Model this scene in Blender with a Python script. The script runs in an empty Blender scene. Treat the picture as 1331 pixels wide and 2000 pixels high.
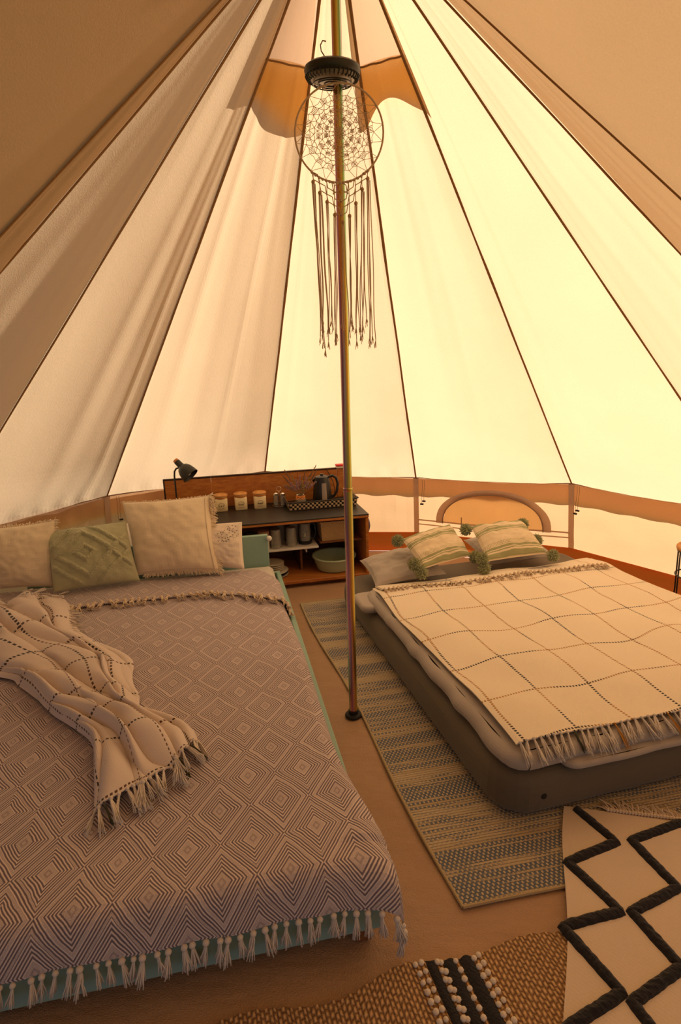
import bpy, math, random
from mathutils import Vector, Matrix, noise
random.seed(7)
sc = bpy.context.scene
C = sc.collection
pi, sin, cos = math.pi, math.sin, math.cos
# ---------------------------------------------------------------- camera
F, PITCH, ROLL, YAW, DIST, EYE = 1162.0, 0.256, -0.0282, -0.0138, 2.383, 1.5816
fw = Vector((sin(YAW)*cos(PITCH), cos(YAW)*cos(PITCH), -sin(PITCH)))
r0 = Vector((cos(YAW), -sin(YAW), 0)); u0 = r0.cross(fw)
rt = r0*cos(ROLL)+u0*sin(ROLL); up = -r0*sin(ROLL)+u0*cos(ROLL)
cd = bpy.data.cameras.new('camera'); cam = bpy.data.objects.new('camera', cd); C.objects.link(cam)
m = Matrix((rt, up, -fw)).transposed().to_4x4(); m.translation = Vector((0, -DIST, EYE)); cam.matrix_world = m
cd.sensor_fit = 'VERTICAL'; cd.sensor_height = 36; cd.lens = F*36/2000; cd.clip_start = .02
cd.dof.use_dof = False
sc.camera = cam
# ---------------------------------------------------------------- light
sc.view_settings.view_transform = 'Standard'; sc.view_settings.look = 'None'
sc.view_settings.gamma = 1; sc.view_settings.use_curve_mapping = False
sc.view_settings.exposure = 0.0
w = bpy.data.worlds.new('sky'); sc.world = w; w.use_nodes = True
bg = w.node_tree.nodes['Background']; bg.inputs[0].default_value = (.60, .70, .92, 1); bg.inputs[1].default_value = .34
sd = bpy.data.lights.new('sun', 'SUN'); sd.energy = 8.3; sd.color = (1, .92, .86); sd.angle = .009
sun = bpy.data.objects.new('sun', sd); C.objects.link(sun)
SAZ, SEL = math.radians(49), math.radians(38)
sv = Vector((sin(SAZ)*cos(SEL), cos(SAZ)*cos(SEL), sin(SEL)))
sun.rotation_euler = (-sv).to_track_quat('-Z', 'Y').to_euler(); sun.location = sv*8
sc.cycles.diffuse_bounces = 8; sc.cycles.max_bounces = 14; sc.cycles.transparent_max_bounces = 16
sc.cycles.caustics_reflective = False; sc.cycles.caustics_refractive = False
# ---------------------------------------------------------------- materials
class NT:
    def __init__(s, name):
        s.m = bpy.data.materials.new(name); s.m.use_nodes = True; s.t = s.m.node_tree; s.t.nodes.clear()
        s.out = s.t.nodes.new('ShaderNodeOutputMaterial')
    def n(s, ty, **k):
        o = s.t.nodes.new(ty)
        for a, b in k.items(): setattr(o, a, b)
        return o
    def link(s, a, b): s.t.links.new(a, b)
    def put(s, sock, v):
        if isinstance(v, (int, float)): sock.default_value = v
        elif isinstance(v, tuple): sock.default_value = v if len(v) == 4 or sock.type == 'VECTOR' else v+(1,)
        else: s.link(v, sock)
    def M(s, op, a, b=0.0, c=0.0):
        o = s.n('ShaderNodeMath', operation=op)
        s.put(o.inputs[0], a); s.put(o.inputs[1], b)
        if op in ('PINGPONG', 'MULTIPLY_ADD', 'COMPARE', 'SMOOTH_MIN', 'WRAP'): s.put(o.inputs[2], c)
        return o.outputs[0]
    def mix(s, f, a, b):
        o = s.n('ShaderNodeMix', data_type='RGBA'); s.put(o.inputs[0], f); s.put(o.inputs[6], a); s.put(o.inputs[7], b); return o.outputs[2]
    def co(s, kind='Object'):
        return s.n('ShaderNodeTexCoord').outputs[kind]
    def xyz(s, v):
        o = s.n('ShaderNodeSeparateXYZ'); s.link(v, o.inputs[0]); return o.outputs
    def scale(s, v, sc3):
        o = s.n('ShaderNodeMapping'); s.link(v, o.inputs[0]); o.inputs['Scale'].default_value = sc3; return o.outputs[0]
    def noise(s, v, sc_=5, det=3, rough=.55):
        o = s.n('ShaderNodeTexNoise'); s.link(v, o.inputs['Vector']); o.inputs['Scale'].default_value = sc_
        o.inputs['Detail'].default_value = det; o.inputs['Roughness'].default_value = rough; return o.outputs[0]
    def sm(s, v, lo, hi, a=0., b=1.):
        o = s.n('ShaderNodeMapRange', interpolation_type='SMOOTHSTEP'); s.link(v, o.inputs[0])
        for i, x in enumerate((lo, hi, a, b)): o.inputs[i+1].default_value = x
        return o.outputs[0]
    def bump(s, h, st=.3, d=.01):
        o = s.n('ShaderNodeBump'); o.inputs['Strength'].default_value = st; o.inputs['Distance'].default_value = d
        s.link(h, o.inputs['Height']); return o.outputs[0]
    def pr(s, col, rough=.8, metal=0., bump=None, spec=.3, sheen=0., trans=0., alpha=1.):
        p = s.n('ShaderNodeBsdfPrincipled'); s.put(p.inputs['Base Color'], col); s.put(p.inputs['Roughness'], rough)
        s.put(p.inputs['Metallic'], metal); p.inputs['Specular IOR Level'].default_value = spec
        p.inputs['Sheen Weight'].default_value = sheen; p.inputs['Transmission Weight'].default_value = trans
        if bump is not None: s.link(bump, p.inputs['Normal'])
        s.link(p.outputs[0], s.out.inputs[0]); return p
def plain(name, col, rough=.7, nsc=40, amt=.12, bst=.15, metal=0., spec=.3, sheen=0., bd=.003):
    t = NT(name); v = t.co(); f = t.noise(v, nsc)
    c = t.mix(f, tuple(x*(1-amt) for x in col), tuple(min(1, x*(1+amt)) for x in col))
    t.pr(c, rough, metal, t.bump(f, bst, bd), spec, sheen); return t.m
def fabric(name, col, thread=700, amt=.12, big=0.08, sheen=.3, bst=.3):
    t = NT(name); v = t.co(); x = t.xyz(v)
    wv = t.M('MULTIPLY', t.M('SINE', t.M('MULTIPLY', x[0], thread)), t.M('SINE', t.M('MULTIPLY', t.M('ADD', x[1], x[2]), thread)))
    f = t.noise(v, 9, 4); g = t.noise(v, 220, 2)
    h = t.M('ADD', t.M('MULTIPLY', wv, .3), g)
    k = t.M('ADD', t.M('MULTIPLY', f, .5), t.M('MULTIPLY', g, .5))
    c = t.mix(k, tuple(a*(1-amt-big) for a in col), tuple(min(1, a*(1+amt+big)) for a in col))
    t.pr(c, .95, 0, t.bump(h, bst, .002), .1, sheen); return t.m
def canvas(name, dcol, tcol, mixf, stain=0.):
    t = NT(name); v = t.co()
    f = t.noise(t.scale(v, (1, 1, 1)), 1.6, 5, .6); g = t.noise(v, 160, 2, .7); sp = t.noise(v, 9, 5, .7)
    x = t.xyz(v); th = t.M('SINE', t.M('MULTIPLY', x[2], 900)); th2 = t.M('SINE', t.M('MULTIPLY', t.M('ADD', x[0], x[1]), 900))
    k = t.M('ADD', t.M('MULTIPLY', f, .55), t.M('MULTIPLY', g, .45))
    d = t.mix(k, tuple(a*.86 for a in dcol), tuple(min(1, a*1.1) for a in dcol))
    tr = t.mix(k, tuple(a*.84 for a in tcol), tuple(min(1, a*1.12) for a in tcol))
    if stain:
        sm_ = t.sm(t.noise(t.scale(v, (2, 1, .7)), 3.1, 6, .75), .64, .74, 0, stain)
        d = t.mix(sm_, d, (.28, .16, .07)); tr = t.mix(sm_, tr, (.25, .12, .04))
    b = t.bump(t.M('ADD', g, t.M('MULTIPLY', sp, 1.5)), .3, .003)
    a = t.n('ShaderNodeBsdfDiffuse'); t.put(a.inputs[0], d); t.link(b, a.inputs['Normal'])
    e = t.n('ShaderNodeBsdfTranslucent'); t.put(e.inputs[0], tr); t.link(b, e.inputs['Normal'])
    mx = t.n('ShaderNodeMixShader'); mx.inputs[0].default_value = mixf
    t.link(a.outputs[0], mx.inputs[1]); t.link(e.outputs[0], mx.inputs[2]); t.link(mx.outputs[0], t.out.inputs[0]); return t.m
M = {}
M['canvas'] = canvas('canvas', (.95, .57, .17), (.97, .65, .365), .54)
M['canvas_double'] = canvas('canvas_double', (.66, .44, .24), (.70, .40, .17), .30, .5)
M['wall'] = canvas('canvas_wall', (.80, .52, .30), (.86, .52, .25), .50)
M['hood'] = canvas('vent_hood_shaded_canvas', (.7, .42, .18), (.75, .38, .10), .35)  # hood canvas with the vent's shadow put into its deep orange colour
M['valance'] = canvas('canvas_valance', (.7, .52, .36), (.7, .42, .22), .35)
M['tape'] = canvas('webbing_tape', (.70, .52, .38), (.5, .3, .16), .25)
M['seam'] = canvas('seam_tape', (.40, .24, .11), (.42, .21, .07), .35)
M['zip'] = canvas('zip_tape', (.36, .24, .17), (.3, .15, .08), .2)
M['skirt'] = canvas('groundsheet_skirt', (.50, .13, .035), (.8, .2, .04), .45)
M['meshnet'] = canvas('insect_net', (.75, .6, .42), (.95, .66, .34), .6)
def netmat():
    t = NT('vent_net'); a = t.n('ShaderNodeBsdfTransparent'); b = t.n('ShaderNodeBsdfDiffuse'); b.inputs[0].default_value = (.85, .62, .5, 1)
    e = t.n('ShaderNodeBsdfTranslucent'); e.inputs[0].default_value = (.9, .62, .5, 1)
    ad = t.n('ShaderNodeMixShader'); ad.inputs[0].default_value = .5; t.link(b.outputs[0], ad.inputs[1]); t.link(e.outputs[0], ad.inputs[2])
    mx = t.n('ShaderNodeMixShader'); mx.inputs[0].default_value = .5
    t.link(a.outputs[0], mx.inputs[1]); t.link(ad.outputs[0], mx.inputs[2]); t.link(mx.outputs[0], t.out.inputs[0]); return t.m
M['vent'] = netmat()
def floormat():
    t = NT('groundsheet'); v = t.co(); f = t.noise(v, 2.2, 4); g = t.noise(v, 260, 2)
    c = t.mix(f, (.38, .225, .125), (.50, .31, .18))
    h = t.M('ADD', t.M('MULTIPLY', g, .15), t.noise(t.scale(v, (1, 2.4, 1)), 3.2, 3, .5))
    t.pr(c, .52, 0, t.bump(h, .6, .05), .35); return t.m
M['floor'] = floormat()
M['ground'] = plain('grass_ground', (.11, .15, .045), .95, 12, .3, .5)
def polemat():
    t = NT('iridescent_steel'); x = t.xyz(t.co())
    ang = t.M('ARCTAN2', x[1], x[0])
    n = t.noise(t.scale(t.co(), (1, 1, .6)), 1.5, 2)
    k = t.M('FRACT', t.M('ADD', t.M('MULTIPLY', ang, 1/(2*pi)*2.0), t.M('ADD', t.M('MULTIPLY', n, .55), t.M('MULTIPLY', x[2], .13))))
    r = t.n('ShaderNodeValToRGB'); t.link(k, r.inputs[0]); e = r.color_ramp.elements
    cols = [(0, (.55, .30, .05)), (.17, (.62, .52, .12)), (.32, (.22, .42, .16)), (.46, (.40, .58, .50)), (.58, (.62, .32, .34)), (.72, (.30, .16, .42)), (.86, (.70, .36, .22))]
    e[0].position = 0; e[0].color = cols[0][1]+(1,); e[1].position = 1; e[1].color = cols[0][1]+(1,)
    for p, c in cols[1:]:
        q = e.new(p); q.color = c+(1,)
    t.pr(r.outputs[0], .24, .9, None, .5); return t.m
M['pole'] = polemat()
def woodmat(name, a, b, ax=(1.2, 14, 14), rough=.42):
    t = NT(name); v = t.scale(t.co(), ax); f = t.noise(v, 3.5, 5, .6); g = t.noise(v, 22, 2)
    k = t.sm(t.M('ADD', t.M('MULTIPLY', f, .8), t.M('MULTIPLY', g, .25)), .35, .75)
    t.pr(t.mix(k, a, b), rough, 0, t.bump(g, .1, .002), .4); return t.m
M['wood'] = woodmat('orange_teak', (.36, .115, .02), (.56, .22, .045))
M['wood_dark'] = woodmat('brown_wood', (.16, .06, .02), (.26, .10, .03))
M['blacktop'] = plain('black_laminate', (.022, .017, .013), .42, 30, .3, .05, spec=.4)
M['blackedge'] = plain('dark_edge', (.03, .012, .006), .5, 30, .2, .05)
M['mint'] = plain('mint_paint', (.27, .42, .35), .5, 20, .05, .08)
M['dkmetal'] = plain('dark_green_black_metal', (.028, .027, .022), .38, 30, .2, .05, metal=.3, spec=.5)
M['blackpl'] = plain('black_plastic', (.014, .012, .011), .38, 30, .2, .03, spec=.5)
M['greywin'] = plain('grey_window', (.30, .24, .19), .25, 30, .1, .02, spec=.5)
M['greenpl'] = plain('sage_plastic', (.42, .50, .34), .45, 20, .05, .03, spec=.4)
M['whitepl'] = plain('white_plastic', (.72, .68, .6), .5, 20, .05, .03)
M['redpl'] = plain('red_plastic', (.65, .03, .03), .4, 20, .05, .03)
M['ceramic'] = plain('cream_ceramic', (.80, .66, .38), .35, 20, .04, .02, spec=.5)
M['ceramicw'] = plain('plate_ceramic', (.74, .68, .56), .3, 20, .04, .02, spec=.5)
M['ink'] = plain('brown_ink', (.14, .10, .05), .7)
M['lampcap'] = plain('copper_cap', (.45, .25, .12), .4)
M['amber'] = plain('amber_rubber', (.55, .20, .04), .4)
M['lidwood'] = woodmat('lid_wood', (.50, .21, .05), (.68, .34, .10), (8, 2, 8))
M['chrome'] = plain('chrome', (.8, .76, .7), .15, 30, .05, .02, metal=1.)
M['coffee'] = plain('brown_cup', (.38, .20, .14), .5)
M['rubber'] = plain('black_rubber', (.014, .012, .010), .6)
M['bluecloth'] = fabric('blue_cloth', (.12, .12, .2))
def glassmat():
    t = NT('clear_glass'); a = t.n('ShaderNodeBsdfTransparent'); a.inputs[0].default_value = (.9, .9, .86, 1)
    b = t.n('ShaderNodeBsdfGlossy'); b.inputs['Roughness'].default_value = .08
    f = t.n('ShaderNodeFresnel'); f.inputs[0].default_value = 1.5
    d = t.n('ShaderNodeBsdfDiffuse'); d.inputs[0].default_value = (.75, .68, .55, 1)
    m1 = t.n('ShaderNodeMixShader'); m1.inputs[0].default_value = .3; t.link(a.outputs[0], m1.inputs[1]); t.link(d.outputs[0], m1.inputs[2])
    mx = t.n('ShaderNodeMixShader'); t.link(f.outputs[0], mx.inputs[0]); t.link(m1.outputs[0], mx.inputs[1]); t.link(b.outputs[0], mx.inputs[2])
    t.link(mx.outputs[0], t.out.inputs[0]); return t.m
M['glass'] = glassmat()
def wicker(name, a, b, su, sv_):
    t = NT(name); x = t.xyz(t.co('UV'))
    s1 = t.M('SINE', t.M('MULTIPLY', x[0], su)); s2 = t.M('SINE', t.M('MULTIPLY', x[1], sv_))
    k = t.M('MULTIPLY', s1, s2); f = t.sm(k, -.2, .25)
    t.pr(t.mix(f, a, b), .6, 0, t.bump(k, .6, .004), .3); return t.m
M['traywk'] = wicker('black_natural_weave', (.012, .010, .008), (.62, .45, .27), 2*pi*50, 2*pi*50)
M['wicker'] = wicker('willow_weave', (.34, .18, .06), (.85, .58, .28), 2*pi*70, 2*pi*110)
# --- textiles
def diamondmat():
    t = NT('diamond_weave_cotton'); x = t.xyz(t.co('UV')); n = t.noise(t.co('UV'), 6, 3)
    dx = t.M('MULTIPLY', t.M('SUBTRACT', n, .5), .02)
    tx = t.M('PINGPONG', t.M('MULTIPLY', t.M('ADD', x[0], dx), 1/.09), 1.); ty = t.M('PINGPONG', t.M('MULTIPLY', t.M('ADD', x[1], dx), 1/.13), 1.)
    o = t.t.nodes[-1]
    f = t.M('ADD', tx, ty)
    s = t.M('SINE', t.M('MULTIPLY', f, 2*pi*9.5))
    blank = t.M('MAXIMUM', t.M('LESS_THAN', t.M('ABSOLUTE', t.M('SUBTRACT', f, 1.)), .0), t.M('GREATER_THAN', t.M('ABSOLUTE', t.M('SUBTRACT', f, 1.)), .74))
    dot = t.M('COMPARE', t.M('ABSOLUTE', t.M('SUBTRACT', f, 1.)), .90, .035)
    band = t.M('COMPARE', t.M('ABSOLUTE', t.M('SUBTRACT', f, 1.)), .20, .04)
    s = t.M('MULTIPLY', s, t.M('SUBTRACT', 1., t.M('MAXIMUM', blank, band)))
    s = t.M('ADD', s, t.M('MULTIPLY', t.M('MAXIMUM', blank, band), .22)); s = t.M('SUBTRACT', s, t.M('MULTIPLY', dot, .25)); fine = t.noise(t.co('UV'), 420, 2)
    k = t.sm(t.M('ADD', s, t.M('MULTIPLY', t.M('SUBTRACT', fine, .5), 1.2)), -.6, .75)
    c = t.mix(k, (.165, .125, .145), (.70, .585, .55))
    t.pr(c, .95, 0, t.bump(t.M('ADD', s, fine), .35, .0025), .1, .2); return t.m
M['diamond'] = diamondmat()
def linedmat(name, base, sx, sy, ox, oy, wd, dash, c2=(.42, .20, .04), wob=.01):
    t = NT(name); uv = t.co('UV'); x = t.xyz(uv); g = t.noise(uv, 260, 2); wn = t.noise(uv, 2.5, 2)
    wv = t.M('MULTIPLY', t.M('SUBTRACT', wn, .5), wob*4)
    def line(a, b, s_, o_):
        p = t.M('PINGPONG', t.M('DIVIDE', t.M('SUBTRACT', t.M('ADD', a, wv), o_), s_), .5)
        near = t.M('LESS_THAN', p, wd/s_)
        ds = t.M('LESS_THAN', t.M('FRACT', t.M('MULTIPLY', b, dash)), .6)
        return t.M('MULTIPLY', near, ds)
    k = t.M('MAXIMUM', line(x[0], x[1], sx, ox), line(x[1], x[0], sy, oy))
    sel = t.sm(t.noise(uv, 3.3, 1), .46, .52)
    col = t.mix(sel, (.035, .025, .022), c2)
    wx = t.M('SINE', t.M('MULTIPLY', x[0], 1500)); wy = t.M('SINE', t.M('MULTIPLY', x[1], 1500))
    bb = t.mix(g, tuple(a*.84 for a in base), tuple(min(1, a*1.1) for a in base))
    h = t.M('ADD', t.M('MULTIPLY', t.M('MULTIPLY', wx, wy), .5), t.M('ADD', g, t.M('MULTIPLY', k, 1.5)))
    t.pr(t.mix(k, bb, col), .95, 0, t.bump(h, .4, .003), .1, .3); return t.m
M['checked'] = linedmat('cream_checked_cotton', (.88, .75, .56), .225, .27, .30, .30, .0048, 75)
M['throw'] = linedmat('cream_throw_wool', (.76, .64, .56), .26, .24, .05, .05, .0055, 48, (.12, .055, .03), .012)
def rugmat():
    t = NT('flatweave_blue_beige'); x = t.xyz(t.co('UV'))
    row = t.M('MULTIPLY', x[1], 88.); fr = t.M('FRACT', row); ri = t.M('FLOOR', row)
    def rnd(v, sc_): 
        o = t.n('ShaderNodeTexNoise', noise_dimensions='1D'); t.put(o.inputs['W'], v); o.inputs['Scale'].default_value = sc_; o.inputs['Detail'].default_value = 1; return o.outputs[0]
    band = rnd(ri, .11); r2 = rnd(ri, .93)
    cx = t.M('FRACT', t.M('ADD', t.M('MULTIPLY', x[0], 62.), t.M('MULTIPLY', ri, .5)))
    n2 = t.noise(t.scale(t.co('UV'), (3.0, 60, 1)), 2.2, 2)
    thr = t.M('ADD', t.M('MULTIPLY', band, .7), t.M('ADD', t.M('MULTIPLY', r2, .35), t.M('MULTIPLY', n2, .6)))
    blue = t.M('MULTIPLY', t.sm(thr, .75, .87), t.M('LESS_THAN', cx, .62))
    gap = t.sm(t.M('ABSOLUTE', t.M('SUBTRACT', fr, .5)), .34, .5)
    c = t.mix(r2, (.40, .30, .18), (.60, .49, .34)); c = t.mix(blue, c, (.12, .145, .19)); c = t.mix(t.M('MULTIPLY', gap, .6), c, (.10, .08, .06))
    h = t.M('ADD', t.M('SUBTRACT', 1., gap), t.M('MULTIPLY', t.M('SINE', t.M('MULTIPLY', cx, 2*pi)), .35))
    t.pr(c, .9, 0, t.bump(h, .6, .004), .15); return t.m
M['rug'] = rugmat()
M['binding'] = fabric('rug_binding', (.42, .31, .16))
def jutemat():
    t = NT('jute_weave'); x = t.xyz(t.co('UV')); n = t.noise(t.co('UV'), 14, 3); g = t.noise(t.scale(t.co('UV'), (60, 160, 1)), 1., 2)
    row = t.M('MULTIPLY', x[0], 95.); fr = t.M('FRACT', row); ri = t.M('FLOOR', row)
    y = t.M('FRACT', t.M('ADD', t.M('MULTIPLY', x[1], 55.), t.M('MULTIPLY', t.M('MODULO', ri, 2.), .5)))
    a = t.M('SINE', t.M('MULTIPLY', fr, pi)); b = t.M('SINE', t.M('MULTIPLY', y, pi)); h = t.M('MULTIPLY', a, b)
    k = t.M('ADD', t.M('MULTIPLY', h, .55), t.M('MULTIPLY', g, .6))
    c = t.mix(t.sm(k, .2, .9), (.20, .10, .04), (.78, .50, .25)); c = t.mix(t.M('MULTIPLY', n, .3), c, (.30, .15, .06))
    t.pr(c, .9, 0, t.bump(t.M('ADD', h, t.M('MULTIPLY', g, .5)), .9, .008), .15); return t.m
M['jute'] = jutemat()
M['jutebead'] = fabric('cream_cotton_knot', (.70, .60, .48))
M['blackyarn'] = fabric('black_yarn', (.018, .015, .014), 500, .3)
M['bwcream'] = fabric('cream_pile', (.66, .52, .38), 420, .06, .06)
M['tassel'] = fabric('cream_cotton_yarn', (.66, .58, .50), 900, .12)
M['tassel_warm'] = fabric('beige_cotton_yarn', (.66, .52, .36), 900, .12)
M['tassel_ochre'] = fabric('ochre_yarn', (.50, .22, .03), 900, .12)
M['tassel_dark'] = fabric('dark_green_yarn', (.06, .055, .02), 900, .12)
M['mattress'] = plain('taupe_flocked_vinyl', (.125, .098, .065), .62, 300, .06, .1, spec=.25, sheen=.2)
M['mattress_white'] = fabric('white_mattress', (.6, .55, .48))
M['grey_linen'] = fabric('grey_linen', (.40, .345, .29), 800, .06, .05)
M['quilt'] = fabric('grey_quilt', (.40, .345, .30), 800, .05, .05)
M['velvet'] = fabric('sand_velvet', (.74, .61, .42), 300, .05, .05, .5, .15)
M['sage'] = fabric('sage_tufted', (.42, .41, .25), 300, .12, .06)
M['eyeletfab'] = fabric('white_broderie', (.78, .66, .52), 900, .05)
M['hole'] = plain('eyelet_hole', (.10, .07, .06), .9)
M['macrame'] = fabric('macrame_cord', (.62, .44, .30), 1500, .1)
M['beadwood'] = plain('wood_bead', (.50, .30, .16), .5)
M['lav'] = plain('dried_lavender', (.34, .20, .23), .9, 60, .3)
M['stemm'] = plain('dried_stem', (.30, .20, .09), .9, 60, .3)
M['leafm'] = plain('dried_grass_head', (.20, .11, .07), .9, 60, .3)
M['ribbon'] = plain('orange_ribbon', (.75, .28, .06), .5)
def stripemat():
    t = NT('striped_sage_cotton'); x = t.xyz(t.co('UV')); g = t.noise(t.co('UV'), 90, 2)
    v = x[1]; tot = None
    for lo, hi in ((.015, .10), (.135, .155), (.175, .225), (.60, .625), (.645, .72), (.74, .765), (.90, .985)):
        k = t.M('MULTIPLY', t.M('GREATER_THAN', v, lo), t.M('LESS_THAN', v, hi)); tot = k if tot is None else t.M('MAXIMUM', tot, k)
    for y_ in (.25, .28, .31):
        k = t.M('MULTIPLY', t.M('COMPARE', v, y_, .007), t.M('LESS_THAN', t.M('FRACT', t.M('MULTIPLY', x[0], 42.)), .5)); tot = t.M('MAXIMUM', tot, k)
    c = t.mix(g, (.66, .52, .33), (.80, .66, .45)); c = t.mix(t.M('MULTIPLY', tot, .85), c, (.26, .27, .11))
    t.pr(c, .95, 0, t.bump(t.M('ADD', g, t.M('SINE', t.M('MULTIPLY', v, 500.))), .35, .002), .1, .2); return t.m
M['stripes'] = stripemat()
M['pompom'] = fabric('sage_pompom_yarn', (.36, .37, .19), 900, .2)
# ---------------------------------------------------------------- geometry helpers
WL = {}
class G:
    def __init__(s): s.v = []; s.f = []; s.uv = []; s.hasuv = False
    def add(s, vs, fs, uvs=None):
        b = len(s.v); s.v += [Vector(p) for p in vs]; s.f += [tuple(b+i for i in f) for f in fs]
        s.uv += list(uvs) if uvs else [(0, 0)]*len(vs)
        if uvs: s.hasuv = True
        return s
    def box(s, lo, hi, fr=None, bev=0.):
        x0, y0, z0 = lo; x1, y1, z1 = hi; b = min(bev, (x1-x0)/2.1, (y1-y0)/2.1, (z1-z0)/2.1)
        if b <= 0:
            vs = [(x, y, z) for z in (z0, z1) for y in (y0, y1) for x in (x0, x1)]
            fs = [(0, 2, 3, 1), (4, 5, 7, 6), (0, 1, 5, 4), (2, 6, 7, 3), (0, 4, 6, 2), (1, 3, 7, 5)]
        else:
            rings = []
            for z, i in ((z0, b), (z0+b, 0), (z1-b, 0), (z1, b)):
                c = b
                X0, X1, Y0, Y1 = x0+i, x1-i, y0+i, y1-i; k = b if i == 0 else b*.4
                rings.append([(X0+k, Y0, z), (X1-k, Y0, z), (X1, Y0+k, z), (X1, Y1-k, z), (X1-k, Y1, z), (X0+k, Y1, z), (X0, Y1-k, z), (X0, Y0+k, z)])
            vs = [p for r in rings for p in r]; fs = [tuple(range(7, -1, -1)), tuple(range(24, 32))]
            for r in range(3):
                for j in range(8): fs.append((r*8+j, r*8+(j+1) % 8, r*8+8+(j+1) % 8, r*8+8+j))
        if fr: vs = [fr(*p) for p in vs]
        return s.add(vs, fs)
    def grid(s, fn, nu, nv, uvf=None, closeu=False):
        vs = []; uv = []
        for j in range(nv+1):
            for i in range(nu+1):
                a, b = i/nu, j/nv; vs.append(fn(a, b)); uv.append(uvf(a, b) if uvf else (a, b))
        fs = [(j*(nu+1)+i, j*(nu+1)+i+1, (j+1)*(nu+1)+i+1, (j+1)*(nu+1)+i) for j in range(nv) for i in range(nu)]
        return s.add(vs, fs, uv)
    def tube(s, pts, r, n=6, caps=True, taper=None):
        pts = [Vector(p) for p in pts]; k = len(pts); vs = []; T = None; prev = None
        for i, p in enumerate(pts):
            d = (pts[min(i+1, k-1)]-pts[max(i-1, 0)])
            d = d.normalized() if d.length > 1e-9 else Vector((0, 0, 1))
            if prev is None:
                a = Vector((0, 0, 1)) if abs(d.z) < .9 else Vector((1, 0, 0)); nrm = d.cross(a).normalized()
            else:
                nrm = prev-d*prev.dot(d); nrm = nrm.normalized() if nrm.length > 1e-6 else d.orthogonal().normalized()
            prev = nrm; bn = d.cross(nrm); rr = r*(taper(i/(k-1)) if taper else 1)
            for j in range(n):
                t = 2*pi*j/n; vs.append(p+nrm*(rr*cos(t))+bn*(rr*sin(t)))
        fs = [(i*n+j, i*n+(j+1) % n, (i+1)*n+(j+1) % n, (i+1)*n+j) for i in range(k-1) for j in range(n)]
        if caps: fs += [tuple(range(n-1, -1, -1)), tuple((k-1)*n+j for j in range(n))]
        return s.add(vs, fs)
    def lathe(s, prof, c, n=24, ax=None, xdir=None):
        c = Vector(c); z = Vector(ax).normalized() if ax is not None else Vector((0, 0, 1)); x = z.orthogonal().normalized(); y = z.cross(x)
        if ax is None: x, y = Vector((1, 0, 0)), Vector((0, 1, 0))
        vs = []; uv = []
        for k, (r, h) in enumerate(prof):
            for j in range(n):
                t = 2*pi*j/n; vs.append(c+z*h+x*(r*cos(t))+y*(r*sin(t))); uv.append((j/n, k/(len(prof)-1)))
        fs = [(k*n+j, k*n+(j+1) % n, (k+1)*n+(j+1) % n, (k+1)*n+j) for k in range(len(prof)-1) for j in range(n)]
        if prof[0][0] < 1e-4 or True: pass
        return s.add(vs, fs, uv)
    def ball(s, c, r, nu=10, nv=6, sq=(1, 1, 1)):
        c = Vector(c)
        return s.lathe([(0.0001, -r*sq[2])]+[(r*cos(t)*sq[0], r*sin(t)*sq[2]) for t in [(-.5+(k+1)/nv)*pi for k in range(nv-1)]]+[(0.0001, r*sq[2])], c, nu)
def link(name, g, mat, origin, parent=None, sharp=35, solid=0.):
    me = bpy.data.meshes.new(name); o0 = Vector(origin)
    me.from_pydata([tuple(p-o0) for p in g.v], [], g.f)
    if g.hasuv:
        l = me.uv_layers.new(name='UVMap'); flat = []
        for p in me.polygons:
            for vi in p.vertices: flat += g.uv[vi]
        l.data.foreach_set('uv', flat)
    me.materials.append(M[mat]); me.validate()
    if sharp is not None:
        me.shade_smooth() if hasattr(me, 'shade_smooth') else me.polygons.foreach_set('use_smooth', [True]*len(me.polygons))
        me.set_sharp_from_angle(angle=math.radians(sharp))
    o = bpy.data.objects.new(name, me); C.objects.link(o)
    if solid: 
        md = o.modifiers.new('thickness', 'SOLIDIFY'); md.thickness = solid; md.offset = -1
    if parent is not None:
        o.parent = parent; o.location = o0-WL[parent.name]
    else: o.location = o0
    WL[o.name] = o0.copy(); return o
def tag(o, label=None, cat=None, group=None, kind=None):
    for k, v in (('label', label), ('category', cat), ('group', group), ('kind', kind)):
        if v: o[k] = v
    return o
def thing(name, label, cat, loc, group=None, kind=None):
    o = bpy.data.objects.new(name, None); C.objects.link(o); o.location = loc; o.empty_display_size = .05
    WL[o.name] = Vector(loc); return tag(o, label, cat, group, kind)
def part(name, g, mat, T, sharp=35, solid=0.): return link(name, g, mat, WL[T.name], T, sharp, solid)
def single(name, label, cat, g, mat, group=None, sharp=35, solid=0., kind=None):
    xs = [p.x for p in g.v]; ys = [p.y for p in g.v]
    return tag(link(name, g, mat, ((min(xs)+max(xs))/2, (min(ys)+max(ys))/2, min(p.z for p in g.v)), None, sharp, solid), label, cat, group, kind)
def frame(ox, oy, ang, oz=0.):
    c, s_ = cos(math.radians(ang)), sin(math.radians(ang))
    return lambda x, y, z=0.: Vector((ox+x*c-y*s_, oy+x*s_+y*c, oz+z))
def nz(x, y, z=0., s=1.): return noise.noise(Vector((x*s, y*s, z*s)))
def lerp(a, b, t): return a+(b-a)*t
def sst(a, b, x):
    t = max(0, min(1, (x-a)/(b-a))); return t*t*(3-2*t)
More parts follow.
